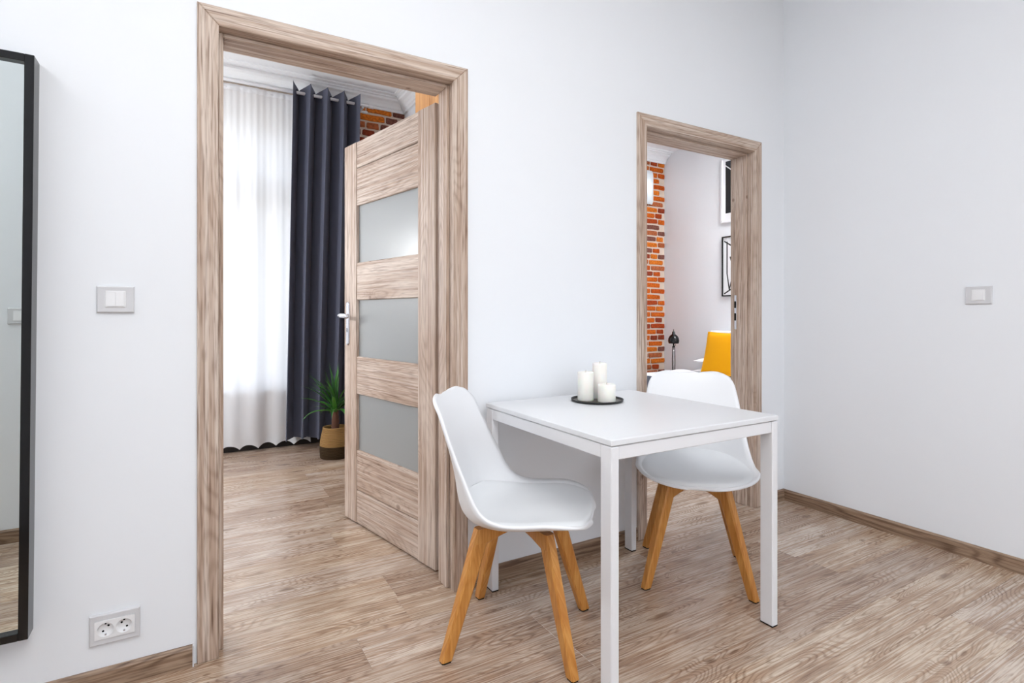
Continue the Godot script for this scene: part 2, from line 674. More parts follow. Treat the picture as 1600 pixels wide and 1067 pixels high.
func door_frame(called: String, d: Array, label: String) -> void:
	var root := Node3D.new()
	root.name = called
	add_child(root)
	tag(root, label, "", "", "structure")
	var cw := 0.061
	var x0: float = d[0]
	var x1: float = d[1]
	var h: float = d[2]
	var oak := func(): return M["oak_%d" % (rng.randi() % 3)]
	# casings on both faces of the wall: two legs and a head mitred between them
	for side in 2:
		var z0 := ZW if side == 0 else ZB - 0.012
		var z1 := 0.0 if side == 0 else ZB
		if side == 1 and called == "trim_1":
			continue
		for k in 2:
			var xa := x0 - cw if k == 0 else x1
			grain(1, 2.15, 0.5, Vector3(xa, 0, z0), 2.11, 0.07)
			begin()
			var xi := x0 if k == 0 else x1
			var xo := x0 - cw if k == 0 else x1 + cw
			casing_piece([Vector2(xo, 0), Vector2(xo, h + cw), Vector2(xi, h), Vector2(xi, 0)], z0, z1)
			done("casing_leg", oak.call(), root)
		grain(0, 2.15, 0.5, Vector3(x0 - cw, h, z0), 0.97, 0.07)
		begin()
		casing_piece([Vector2(x0 - cw, h + cw), Vector2(x1 + cw, h + cw), Vector2(x1, h), Vector2(x0, h)], z0, z1)
		done("casing_head", oak.call(), root)
	# lining: a shallow step behind the casing, then the proud part that the leaf closes against
	var p := 0.015
	for k in 2:
		grain(1, 2.15, 0.5, Vector3(x0 - 0.02 if k == 0 else x1 - p, 0, ZB), 2.06, 0.2)
		begin()
		if k == 0:
			bx(Vector3(x0 - 0.02, 0, ZB), Vector3(x0, h + 0.018, ZW))
			bx(Vector3(x0, 0, -0.128), Vector3(x0 + p, h, -0.048), 0.003)
		else:
			bx(Vector3(x1, 0, ZB), Vector3(x1 + 0.02, h + 0.018, ZW))
			bx(Vector3(x1 - p, 0, -0.128), Vector3(x1, h, -0.048), 0.003)
		done("jamb", oak.call(), root)
	grain(0, 2.15, 0.5, Vector3(x0, h - p, ZB), 0.85, 0.2)
	begin()
	bx(Vector3(x0, h, ZB), Vector3(x1, h + 0.018, ZW))
	bx(Vector3(x0 + p, h - p, -0.155), Vector3(x1 - p, h, -0.048), 0.003)
	done("head_lining", oak.call(), root)


# a flat board in the plane of the wall with softened edges
func casing_piece(poly: Array, z0: float, z1: float) -> void:
	var mid := Vector2.ZERO
	for p in poly:
		mid += p / 4.0
	var face := z1 if z1 > -0.1 else z0
	var back := z0 if z1 > -0.1 else z1
	var sgn := signf(face - back)
	var b := 0.003
	var inner := []
	for i in 4:
		var p: Vector2 = poly[i]
		var e0: Vector2 = (p - poly[(i + 3) % 4]).normalized()
		var e1: Vector2 = (poly[(i + 1) % 4] - p).normalized()
		var n0 := Vector2(-e0.y, e0.x)
		var n1 := Vector2(-e1.y, e1.x)
		if n0.dot(mid - p) < 0:
			n0 = -n0
		if n1.dot(mid - p) < 0:
			n1 = -n1
		inner.append(p + (n0 + n1) * b / (1.0 + n0.dot(n1)))
	var v3 := func(p: Vector2, z: float) -> Vector3: return Vector3(p.x, p.y, z)
	quad(v3.call(inner[0], face), v3.call(inner[1], face), v3.call(inner[2], face), v3.call(inner[3], face), Vector3(0, 0, sgn))
	for i in 4:
		var j := (i + 1) % 4
		var p: Vector2 = poly[i]
		var q: Vector2 = poly[j]
		var e := (q - p).normalized()
		var n := Vector2(-e.y, e.x)
		if n.dot(p - mid) < 0:
			n = -n
		quad(v3.call(p, face - sgn * b), v3.call(q, face - sgn * b), v3.call(inner[j], face), v3.call(inner[i], face), Vector3(n.x, n.y, sgn).normalized())
		quad(v3.call(p, back), v3.call(q, back), v3.call(q, face - sgn * b), v3.call(p, face - sgn * b), Vector3(n.x, n.y, 0))


func door_frames() -> void:
	door_frame("trim_1", D1, "pale oak door frame round the opening to the curtained room")
	door_frame("trim_2", D2, "pale oak door frame of the bedroom beyond the table")
	# strike plate let into the bedroom frame
	var pl := thing("strike_plate", "small metal strike plate on the oak frame beside the bedroom", "strike plate", Vector3(D2[1] - 0.015, 1.12, -0.122))
	box("plate", Vector3(-0.0014, -0.10, -0.005), Vector3(0.0, 0.10, 0.009), M.chrome, pl)
	box("latch_hole", Vector3(-0.0018, 0.025, -0.005), Vector3(-0.0013, 0.065, 0.006), M.dark_hole, pl)
	box("bolt_hole", Vector3(-0.0018, -0.048, -0.005), Vector3(-0.0013, -0.005, 0.006), M.dark_hole, pl)


func door_leaf() -> void:
	# local axes: x along the leaf from the hinges, y up, z out of the face that shows
	var root := Node3D.new()
	root.name = "door_1"
	add_child(root)
	tag(root, "open oak door leaf with three frosted glass panels", "", "", "structure")
	root.position = Vector3(0.9375, 0, -0.2015)
	root.rotation.y = atan2(0.9783, -0.2072)
	var L := 0.872
	var H := 2.018
	var y0 := 0.008
	var th := 0.040
	var s1 := 0.138
	var s2 := 0.735
	for k in 2:
		var a := 0.0 if k == 0 else s2
		grain(1, 2.15, 0.5, Vector3(a, 0, -th), 2.02, 0.15)
		var b := s1 if k == 0 else L
		box("stile", Vector3(a, y0, -th), Vector3(b, H, 0), M["oak_%d" % k], root, 0.003)
	var rails := [[y0, 0.180], [0.184, 0.392], [0.688, 0.885], [1.184, 1.380], [1.682, 1.878], [1.882, H]]
	for i in rails.size():
		grain(0, 2.15, 0.5, Vector3(s1, rails[i][0], -th), 0.6, 0.2)
		box("rail", Vector3(s1, rails[i][0], -th + 0.004), Vector3(s2, rails[i][1], -0.004), M["oak_%d" % (i % 3)], root, 0.003)
	for g in [[0.388, 0.692], [0.881, 1.188], [1.376, 1.686]]:
		box("glass_panel", Vector3(s1 - 0.004, g[0], -th / 2 - 0.003), Vector3(s2 + 0.004, g[1], -th / 2 + 0.003), M.satin_glass, root)
	# lever handle on a long plate, on both faces
	for f in [1.0, -1.0]:
		var z := 0.0 if f > 0 else -th
		var hs := 0.827
		var pl := plate_shape("handle_plate", Vector3(hs, 0.940, z), 0.032, 0.235, 0.007 * f, root)
		begin()
		tube([Vector3(hs, 1.102, z), Vector3(hs, 1.102, z + f * 0.030), Vector3(hs, 1.102, z + f * 0.046), Vector3(hs - 0.008, 1.102, z + f * 0.055), Vector3(hs - 0.030, 1.102, z + f * 0.058)], 0.0095, 14)
		done("handle_neck", M.chrome, pl, true)
		begin()
		var rows := []
		for i in 13:
			var t := i / 12.0
			var row := PackedVector3Array()
			var r := 0.0155 * sqrt(maxf(0.0, 1.0 - pow(absf(t * 2.0 - 1.0), 5.0)))
			for k in 16:
				var a := TAU * k / 16
				row.append(Vector3(hs - 0.008 - t * 0.108, 1.102 + sin(a) * r * 0.85 - 0.006 * t * t, z + f * (0.056 + cos(a) * r * 0.7)))
			rows.append(row)
		sheet(rows, true, Vector2.ONE, f < 0)
		done("lever", M.chrome, pl, true)
		box("keyhole", Vector3(hs - 0.003, 1.012, minf(z + f * 0.0070, z + f * 0.0078)), Vector3(hs + 0.003, 1.034, maxf(z + f * 0.0070, z + f * 0.0078)), M.dark_hole, pl)
	box("lock_edge", Vector3(L - 0.0002, 0.96, -0.031), Vector3(L + 0.0012, 1.19, -0.009), M.chrome, root)


# an upright plate with round ends
func plate_shape(called: String, at: Vector3, w: float, h: float, t: float, parent: Node) -> MeshInstance3D:
	var outline := []
	for k in 25:
		var a := PI * k / 24.0
		outline.append(Vector2(cos(a) * w / 2, h - w / 2 + sin(a) * w / 2))
	for k in 25:
		var a := PI + PI * k / 24.0
		outline.append(Vector2(cos(a) * w / 2, w / 2 + sin(a) * w / 2))
	begin()
	var rows := []
	for s in [[1.0, 0.0], [1.0, 0.6], [0.8, 1.0], [0.02, 1.0]]:
		var row := PackedVector3Array()
		for p in outline:
			row.append(at + Vector3(p.x * s[0], h / 2 + (p.y - h / 2) * (1.0 - (1.0 - s[0]) * w / h), t * s[1]))
		rows.append(row)
	sheet(rows, true, Vector2.ONE, t < 0)
	return done(called, M.chrome, parent, true)


func skirting() -> void:
	var prof := [Vector2(0, 0), Vector2(0, 0.064), Vector2(0.006, 0.064), Vector2(0.013, 0.055), Vector2(0.016, 0.012), Vector2(0.016, 0)]
	var runs := [
		["baseboard_front", Vector3(-2.3, 0, ZW), Vector3(0.003, 0, ZW), Vector3(0, 0, 1), "oak skirting board below the socket, left of the door frame"],
		["baseboard_middle", Vector3(0.966, 0, ZW), Vector3(1.878, 0, ZW), Vector3(0, 0, 1), "oak skirting board behind the dining table"],
		["baseboard_corner", Vector3(2.842, 0, ZW), Vector3(XR, 0, ZW), Vector3(0, 0, 1), "short oak skirting board between door frame and corner"],
		["baseboard_right", Vector3(XR, 0, ZW), Vector3(XR, 0, ZBACK), Vector3(-1, 0, 0), "long oak skirting board along the plain right wall"],
		["baseboard_passage", Vector3(-2.3, 0, 1.60), Vector3(-0.38, 0, 1.60), Vector3(0, 0, -1), "oak skirting board seen in the mirror"],
		["baseboard_bedroom", Vector3(XR2, 0, ZWIN), Vector3(XR2, 0, ZB), Vector3(-1, 0, 0), "oak skirting board behind the bed"],
		["baseboard_window", Vector3(-1.3, 0, ZWIN), Vector3(XR1, 0, ZWIN), Vector3(0, 0, 1), "dark skirting board under the curtains"],
		["baseboard_partition", Vector3(XR1, 0, ZWIN), Vector3(XR1, 0, ZB), Vector3(-1, 0, 0), "oak skirting board of the curtained room beside the wardrobe"],
	]
	for r in runs:
		var d: Vector3 = (r[2] - r[1]).normalized()
		grain(0 if absf(d.x) > 0.5 else 2, 1.6, 0.16)
		begin()
		moulding(prof, r[1], r[2], r[3])
		var o := done(r[0], M.dark_skirting if r[0] == "baseboard_window" else M.skirting_oak)
		tag(o, r[4], "", "", "structure")
	var cap := box("end_cap", Vector3(0.0005, 0.0, ZW), Vector3(0.0045, 0.066, ZW + 0.018), M.pearl_plastic, get_node("baseboard_front"))
	cap.set_meta("label", "grey plastic end cap")


# ------------------------------------------------------------------ bricks
func brick_walls() -> void:
	# the window wall of both far rooms: masonry with two window openings, faced with bricks where it shows
	var holes := [[-1.0, 0.86], [2.35, 4.05]]
	for k in 2:
		var xa := -1.45 if k == 0 else XR1
		var xb := XR1 if k == 0 else XR2 + 0.15
		var h: Array = holes[k]
		var root := struct("wall_window_1" if k == 0 else "wall_window_2", [
			[Vector3(xa, 0, ZWIN - 0.4), Vector3(h[0], CEIL, ZWIN)],
			[Vector3(h[0], 0, ZWIN - 0.4), Vector3(h[1], 0.48 if k == 0 else 0.55, ZWIN)],
			[Vector3(h[0], 2.80, ZWIN - 0.4), Vector3(h[1], CEIL, ZWIN)],
			[Vector3(h[1], 0, ZWIN - 0.4), Vector3(xb, CEIL, ZWIN)],
		], M.mortar, "bare brick wall behind the grey curtain" if k == 0 else "bare brick wall beyond the bed")
		var from := 0.98 if k == 0 else 4.10
		var to := XR1 if k == 0 else XR2
		var meshes := {}
		for kind in 2:
			for variant in 4:
				var l := 0.228 if kind == 0 else 0.108
				begin()
				grain(0, 0.25, 0.10)
				ragged_brick(l, 0.0535, 0.007)
				meshes[[kind, variant]] = st.commit()
		var course := 0.0715
		var rows := int(2.975 / course)
		for r in rows + 1:
			var y := r * course + 0.006
			if y > 2.97:
				break
			var x := to - rng.randf_range(0.0, 0.12)
			if r % 2:
				x = to - 0.002
			var toggle := rng.randi() % 2
			while x > from:
				var kind := toggle if rng.randf() < 0.75 else 1 - toggle
				toggle = 1 - toggle
				var l := 0.228 if kind == 0 else 0.108
				if x - l < from - 0.12:
					break
				var o := MeshInstance3D.new()
				o.name = "brick"
				o.mesh = meshes[[kind, rng.randi() % 4]]
				o.material_override = M["brick_%d" % [0, 1, 2, 2, 0, 1, 3, 3, 4, 5, 6][rng.randi() % 11]]
				root.add_child(o, true)
				var hh := 0.0535
				o.position = Vector3(x - l / 2, y + hh / 2 + rng.randf_range(-0.002, 0.002), ZWIN + rng.randf_range(-0.001, 0.002))
				o.rotation.z = rng.randf_range(-0.02, 0.02)
				x -= l + 0.017


func ragged_brick(l: float, h: float, d: float) -> void:
	# front face with uneven outline, cut corners, sides going back into the mortar
	var n := 10
	var ring := []
	var pts := [Vector2(-0.5, -0.35), Vector2(-0.44, -0.5), Vector2(0.0, -0.5), Vector2(0.45, -0.5), Vector2(0.5, -0.36), Vector2(0.5, 0.36), Vector2(0.45, 0.5), Vector2(0.0, 0.5), Vector2(-0.45, 0.5), Vector2(-0.5, 0.35)]
	for p in pts:
		ring.append(Vector2(p.x * l + rng.randf_range(-0.004, 0.004), p.y * h + rng.randf_range(-0.003, 0.003)))
	for i in n:
		var a: Vector2 = ring[i]
		var b: Vector2 = ring[(i + 1) % n]
		var ai := a * 0.94
		var bi := b * 0.94
		var e := (b - a).normalized()
		var nn := Vector3(e.y, -e.x, 0)
		tri(Vector3(0, 0, d), Vector3(ai.x, ai.y, d), Vector3(bi.x, bi.y, d), Vector3(0, 0, 1))
		quad(Vector3(a.x, a.y, d - 0.003), Vector3(b.x, b.y, d - 0.003), Vector3(bi.x, bi.y, d), Vector3(ai.x, ai.y, d), (nn + Vector3(0, 0, 1)).normalized())
		quad(Vector3(a.x, a.y, -0.004), Vector3(b.x, b.y, -0.004), Vector3(b.x, b.y, d - 0.003), Vector3(a.x, a.y, d - 0.003), nn)


func cornices() -> void:
	var prof := [Vector2(0, 0), Vector2(0.022, 0), Vector2(0.022, 0.020), Vector2(0.034, 0.026), Vector2(0.044, 0.046), Vector2(0.066, 0.068), Vector2(0.096, 0.078), Vector2(0.102, 0.092), Vector2(0.120, 0.096), Vector2(0.120, 0.106), Vector2(0.150, 0.112), Vector2(0.150, 0.122), Vector2(0, 0.122)]
	var y := 2.978
	G = 0
	begin()
	moulding(prof, Vector3(-1.3, y, ZWIN), Vector3(XR1, y, ZWIN), Vector3(0, 0, 1), 0.0, -1.0)
	moulding(prof, Vector3(XR1, y, ZWIN), Vector3(XR1, y, ZB), Vector3(-1, 0, 0), 1.0, 0.0)
	tag(done("trim_3", M.plaster), "white moulded plaster cornice above the curtain rods", "", "", "structure")
	begin()
	moulding(prof, Vector3(XL2, y, ZWIN), Vector3(XR2, y, ZWIN), Vector3(0, 0, 1), 0.0, 0.0)
	tag(done("trim_4", M.plaster), "white moulded plaster cornice above the narrow strip of brick", "", "", "structure")


func window_unit(called: String, x0: float, x1: float, y0: float, y1: float, z: float, transom: float, label: String) -> void:
	var root := Node3D.new()
	root.name = called
	add_child(root)
	tag(root, label, "", "", "structure")
	root.position = Vector3((x0 + x1) / 2, y0, z)
	var w := (x1 - x0) / 2
	var h := y1 - y0
	var t := transom - y0
	begin()
	G = 1
	bx(Vector3(-w, 0, -0.04), Vector3(-w + 0.07, h, 0.04), 0.004)
	bx(Vector3(w - 0.07, 0, -0.04), Vector3(w, h, 0.04), 0.004)
	bx(Vector3(-w + 0.07, 0, -0.04), Vector3(w - 0.07, 0.07, 0.04), 0.004)
	bx(Vector3(-w + 0.07, h - 0.07, -0.04), Vector3(w - 0.07, h, 0.04), 0.004)
	done("frame", M.white_lacquer, root)
	box("transom", Vector3(-w + 0.07, t - 0.06, -0.045), Vector3(w - 0.07, t + 0.06, 0.045), M.white_lacquer, root, 0.004)
	for k in 2:
		var a := -w + 0.07 if k == 0 else 0.0
		for part in 2:
			var b0 := 0.07 if part == 0 else t + 0.06
			var b1 := t - 0.06 if part == 0 else h - 0.07
			var c := a + w - 0.07
			begin()
			bx(Vector3(a, b0, -0.03), Vector3(a + 0.055, b1, 0.03), 0.004)
			bx(Vector3(c - 0.055, b0, -0.03), Vector3(c, b1, 0.03), 0.004)
			bx(Vector3(a + 0.055, b0, -0.03), Vector3(c - 0.055, b0 + 0.055, 0.03), 0.004)
			bx(Vector3(a + 0.055, b1 - 0.055, -0.03), Vector3(c - 0.055, b1, 0.03), 0.004)
			var s := done("sash", M.white_lacquer, root)
			begin()
			quad(Vector3(a + 0.055, b0 + 0.055, 0), Vector3(c - 0.055, b0 + 0.055, 0), Vector3(c - 0.055, b1 - 0.055, 0), Vector3(a + 0.055, b1 - 0.055, 0), Vector3(0, 0, 1))
			done("pane", M.pane, s)


func windows() -> void:
	window_unit("window_1", -1.0, 0.86, 0.48, 2.80, ZWIN - 0.22, 2.16, "white casement window behind the sheer curtain")
	window_unit("window_2", 2.35, 4.05, 0.55, 2.80, ZWIN - 0.22, 2.16, "white casement window of the bedroom")
	window_unit("window_3", 0.1, 2.8, 0.75, 2.85, ZBACK + 0.12, 2.20, "white casement window opposite the doors")
	tag(box("window_sill", Vector3(-1.02, 0.48, ZWIN - 0.18), Vector3(0.89, 0.505, ZWIN + 0.05), M.white_lacquer, self, 0.006), "white window sill above the radiator, behind the sheer curtain", "", "", "structure")


func added_ceiling_lamp(at: Vector3, size: Vector2, energy: float, label: String, color := Color(0.985, 0.992, 1.0)) -> void:  # unseen panel light, added for its effect on the room
	var t := thing("added_ceiling_light", label, "ceiling light", at)
	begin()
	G = 0
	var w := size.x / 2
	var d := size.y / 2
	bx(Vector3(-w - 0.03, -0.07, -d - 0.03), Vector3(-w, 0, d + 0.03), 0.003)
	bx(Vector3(w, -0.07, -d - 0.03), Vector3(w + 0.03, 0, d + 0.03), 0.003)
	bx(Vector3(-w, -0.07, -d - 0.03), Vector3(w, 0, -d), 0.003)
	bx(Vector3(-w, -0.07, d), Vector3(w, 0, d + 0.03), 0.003)
	done("frame", M.white_metal, t)
	box("diffuser", Vector3(-w, -0.060, -d), Vector3(w, -0.050, d), M.added_lamp_diffuser, t)
	var l := AreaLight3D.new()
	l.name = "light"
	l.area_size = size
	l.area_normalize_energy = true
	l.light_energy = energy
	l.light_color = color
	l.area_range = 12.0
	l.shadow_enabled = true
	t.add_child(l)
	l.position = Vector3(0, -0.075, 0)
	l.rotation.x = -PI / 2


func added_globe_lamp(at: Vector3, energy: float, label: String) -> void:  # lamp added out of view to brighten the curtained room
	var t := thing("added_globe_floor_lamp", label, "floor lamp", at)
	begin()
	var prof := []
	for k in 17:
		var a := -PI / 2 + PI * k / 16.0
		prof.append(Vector2(maxf(0.0001, cos(a) * 0.16), sin(a) * 0.16))
	lathe(prof, Vector3.ZERO, 32)
	done("globe", M.added_lamp_diffuser, t, true)
	turned("collar", [Vector2(0, -0.185), Vector2(0.045, -0.185), Vector2(0.045, -0.150), Vector2(0, -0.150)], M.white_metal, t, Vector3.ZERO, 24)
	begin()
	tube([Vector3(0, -0.18, 0), Vector3(0, 0.02 - at.y, 0)], 0.012, 14)
	done("pole", M.white_metal, t, true)
	turned("base", [Vector2(0, -at.y), Vector2(0.15, -at.y), Vector2(0.15, 0.02 - at.y), Vector2(0.02, 0.03 - at.y), Vector2(0, 0.03 - at.y)], M.white_metal, t, Vector3.ZERO, 36)
	var l := OmniLight3D.new()
	l.name = "light"
	l.light_energy = energy
	l.light_color = Color(0.985, 0.992, 1.0)
	l.light_size = 0.14
	l.omni_range = 12.0
	l.omni_attenuation = 2.0
	l.shadow_enabled = true
	t.add_child(l)


func added_lamps() -> void:
	added_ceiling_lamp(Vector3(0.34, CEIL, 1.98), Vector2(1.3, 1.3), E_PANEL_A, "added unseen square light panel on the ceiling nearest the dining table")  # this panel and the next are added in place of ceiling bounce
	added_ceiling_lamp(Vector3(0.55, CEIL, 3.75), Vector2(1.3, 1.3), E_PANEL_B, "added unseen square light panel on the ceiling nearest the tall window")
	added_ceiling_lamp(Vector3(-1.80, CEIL, 0.80), Vector2(0.8, 0.9), E_PASSAGE, "added unseen light panel on the ceiling of the passage by the mirror")  # added to brighten the passage and the right wall
	added_globe_lamp(Vector3(-0.95, 1.60, -1.85), E_GLOBE, "added unseen floor lamp with a round white globe in the curtained room")
	added_ceiling_lamp(Vector3(4.55, CEIL, -0.75), Vector2(0.7, 0.7), E_BEDROOM, "added unseen light panel on the ceiling above the bed")  # added to brighten the bedroom


# ------------------------------------------------------------------ table, chairs
func table() -> void:
	var X0 := 1.03
	var X1 := 1.80
	var Z0 := 0.026
	var Z1 := 0.796
	var T := 0.7495
	var t := thing("dining_table", "small square white table with steel legs against the wall", "table", Vector3((X0 + X1) / 2, 0, (Z0 + Z1) / 2))
	var w := (X1 - X0) / 2
	var d := (Z1 - Z0) / 2
	G = 0
	box("tabletop", Vector3(-w, T - 0.018, -d), Vector3(w, T, d), M.white_melamine, t, 0.002)
	var y1 := T - 0.0205
	for sx in [-1.0, 1.0]:
		for sz in [-1.0, 1.0]:
			var a := Vector3(sx * (w - 0.001), 0.003, sz * (d - 0.001))
			var b := Vector3(sx * (w - 0.031), y1, sz * (d - 0.051))
			box("leg", Vector3(minf(a.x, b.x), a.y, minf(a.z, b.z)), Vector3(maxf(a.x, b.x), b.y, maxf(a.z, b.z)), M.white_metal, t, 0.003)
			box("foot", Vector3(minf(a.x, b.x) + 0.001, 0, minf(a.z, b.z) + 0.001), Vector3(maxf(a.x, b.x) - 0.001, 0.004, maxf(a.z, b.z) - 0.001), M.black_rubber, t)
	for s in [-1.0, 1.0]:
		box("rail", Vector3(-w + 0.031, y1 - 0.040, s * (d - 0.014) - 0.009), Vector3(w - 0.031, y1, s * (d - 0.014) + 0.009), M.white_metal, t, 0.002)
		box("rail", Vector3(s * (w - 0.012) - 0.009, y1 - 0.040, -d + 0.051), Vector3(s * (w - 0.012) + 0.009, y1, d - 0.051), M.white_metal, t, 0.002)
	# spacers that carry the top a little above the frame
	for s in [-1.0, 1.0]:
		box("spacer", Vector3(s * (w - 0.10) - 0.02, y1 - 0.002, -d + 0.02), Vector3(s * (w - 0.10) + 0.02, T - 0.018, d - 0.02), M.white_metal, t)


# rows along the seat: forward and height of the middle line, half width, forward and height of the rim
const SHELL := [
	[-0.2800, 0.838, 0.095, -0.268, 0.834], [-0.2790, 0.836, 0.132, -0.262, 0.832], [-0.2760, 0.827, 0.160, -0.254, 0.824], [-0.2690, 0.808, 0.180, -0.240, 0.806],
	[-0.2590, 0.780, 0.192, -0.222, 0.780], [-0.2430, 0.728, 0.202, -0.200, 0.730], [-0.2285, 0.672, 0.210, -0.176, 0.676], [-0.2170, 0.616, 0.217, -0.152, 0.625],
	[-0.2075, 0.561, 0.224, -0.126, 0.572], [-0.1985, 0.508, 0.230, -0.103, 0.527], [-0.1825, 0.462, 0.236, -0.077, 0.493], [-0.1500, 0.432, 0.241, -0.046, 0.474],
	[-0.0980, 0.418, 0.244, -0.008, 0.466], [-0.0400, 0.414, 0.245, 0.035, 0.466], [0.0250, 0.416, 0.244, 0.078, 0.470], [0.0850, 0.422, 0.240, 0.118, 0.474],
	[0.1380, 0.429, 0.231, 0.156, 0.472], [0.1820, 0.434, 0.216, 0.190, 0.466], [0.2140, 0.436, 0.195, 0.216, 0.459], [0.2360, 0.437, 0.165, 0.235, 0.451],
	[0.2470, 0.435, 0.120, 0.247, 0.443], [0.2520, 0.433, 0.065, 0.252, 0.437],
]


func shell_point(t: float, u: float) -> Vector3:
	var k := clampf(t, 0.0, 1.0) * (SHELL.size() - 1)
	var i := mini(int(k), SHELL.size() - 2)
	var f := k - i
	var r := PackedFloat32Array()
	for c in 5:
		var p0: float = SHELL[maxi(i - 1, 0)][c]
		var p1: float = SHELL[i][c]
		var p2: float = SHELL[i + 1][c]
		var p3: float = SHELL[mini(i + 2, SHELL.size() - 1)][c]
		r.append(p1 + 0.5 * f * (p2 - p0 + f * (2.0 * p0 - 5.0 * p1 + 4.0 * p2 - p3 + f * (3.0 * (p1 - p2) + p3 - p0))))
	var bend := pow(absf(u), lerpf(2.2, 3.2, smoothstep(0.33, 0.60, t)))
	var p := Vector3(u * r[2], lerpf(r[1], r[4], bend), lerpf(r[0], r[3], bend))
	# the top edge dips slightly in the middle
	p.y -= 0.010 * (1.0 - u * u) * (1.0 - smoothstep(0.0, 0.22, t))
	return p


func shell_normal(t: float, u: float) -> Vector3:
	var e := 0.004
	var dt := shell_point(minf(t + e, 1.0), u) - shell_point(maxf(t - e, 0.0), u)
	var du := shell_point(t, minf(u + 0.02, 1.0)) - shell_point(t, maxf(u - 0.02, -1.0))
	return dt.cross(du).normalized()


func make_chair(label: String) -> Node3D:
	var t := thing("dining_chair", label, "chair", Vector3.ZERO, 0.0, "white shell chairs at the dining table")
	# shell: inner face, round the rim, outer face
	begin()
	var rows := []
	var n := 28
	var m := 76
	for i in m + 1:
		var tt := float(i) / m
		var row := PackedVector3Array()
		var endfade := minf(1.0, minf(float(i), float(m - i)) / 2.0)
		var th := 0.010 * (0.25 + 0.75 * sqrt(endfade))
		for side in 2:
			for j in n + 1:
				var u := -1.0 + 2.0 * j / n
				if side == 1:
					u = -u
				var p := shell_point(tt, u)
				var nn := shell_normal(tt, u)
				var edge := 1.0 - pow(absf(u), 14.0) * 0.45
				row.append(p + nn * (0.5 if side == 0 else -0.5) * th * edge - nn * 0.004 * (1.0 if side == 1 else 0.0))
		rows.append(row)
	var cap0 := PackedVector3Array()
	var cap1 := PackedVector3Array()
	for j in rows[0].size():
		var other: int = rows[0].size() - 1 - j
		cap0.append((rows[0][j] + rows[0][other]) / 2)
		cap1.append((rows[m][j] + rows[m][other]) / 2)
	rows.push_front(cap0)
	rows.push_back(cap1)
	sheet(rows, true)
	done("seat_shell", M.white_plastic_shell, t, true)
	# padded cushion on the seat, running a little way up the back
	begin()
	rows = []
	var mm := 40
	var nn2 := 24
	for i in mm + 1:
		var s := float(i) / mm
		var tt := lerpf(0.445, 0.955, s)
		var row := PackedVector3Array()
		# rounded outline of the cushion
		var q := absf(s * 2.0 - 1.0)
		var wide := 0.93 * pow(maxf(0.0, 1.0 - pow(q, 5.0)), 0.35)
		if s > 0.5:
			wide = 0.93 * pow(maxf(0.0, 1.0 - pow(q, 9.0)), 0.5)
		for j in nn2 + 1:
			var v := -1.0 + 2.0 * j / nn2
			var u := v * wide
			var p := shell_point(tt, u)
			var no := shell_normal(tt, u)
			var puff := pow(maxf(0.0, 1.0 - pow(absf(v), 6.0)), 0.5) * pow(maxf(0.0, 1.0 - pow(q, 10.0)), 0.5)
			row.append(p + no * (0.001 + 0.021 * puff))
		rows.append(row)
	sheet(rows)
	done("seat_cushion", M.white_leather, t, true)
	# four splayed beech legs whose upper arms meet under the seat
	for k in 4:
		var a := PI / 4 + k * PI / 2
		var r := Vector3(sin(a), 0, cos(a))
		var s := Vector3(cos(a), 0, -sin(a))
		begin()
		grain(1, 0.5, 0.12, Vector3(-0.4, 0, -0.4), 0.45, 0.1)
		var along := (Vector3(0, 0.004, 0) + r * 0.288 - (Vector3(0, 0.404, 0) + r * 0.148)).normalized()
		var across := Vector3.UP.cross(s).normalized()
		if across.dot(r) < 0:
			across = -across
		loft([
			[r * 0.148 + Vector3(0, 0.402, 0), across * 0.0275, s * 0.0175],
			[r * 0.165 + Vector3(0, 0.355, 0), across * 0.0265, s * 0.0175],
			[r * 0.218 + Vector3(0, 0.200, 0), across * 0.0235, s * 0.0165],
			[r * 0.286 + Vector3(0, 0.006, 0), across * 0.0185, s * 0.0145],
		], 0.28)
		loft([
			[r * 0.006 + Vector3(0, 0.392, 0), Vector3.UP * 0.010, s * 0.0172],
			[r * 0.090 + Vector3(0, 0.384, 0), Vector3.UP * 0.019, s * 0.0172],
			[r * 0.150 + Vector3(0, 0.374, 0), Vector3.UP * 0.027, s * 0.0172],
		], 0.2)
		done("leg", M.beech, t)
		begin()
		loft([[r * 0.286 + Vector3(0, 0.0065, 0), across * 0.016, s * 0.0125], [r * 0.2862, across * 0.016, s * 0.0125]], 0.3)
		done("glide", M.black_rubber, t)
	begin()
	bx(Vector3(-0.05, 0.390, -0.05), Vector3(0.05, 0.408, 0.05), 0.004)
	done("mount", M.white_plastic_shell, t)
	return t


func chairs() -> void:
	var c := make_chair("white shell chair on beech legs beside the open door")
	c.position = Vector3(0.983, 0, 0.372)
	c.rotation.y = atan2(0.737, 0.675)
	var d := c.duplicate()
	d.name = numbered("dining_chair")
	add_child(d)
	d.set_meta("label", "white shell chair on beech legs before the bedroom doorway")
	d.position = Vector3(1.868, 0, 0.360)
	d.rotation.y = atan2(-0.700, 0.714)


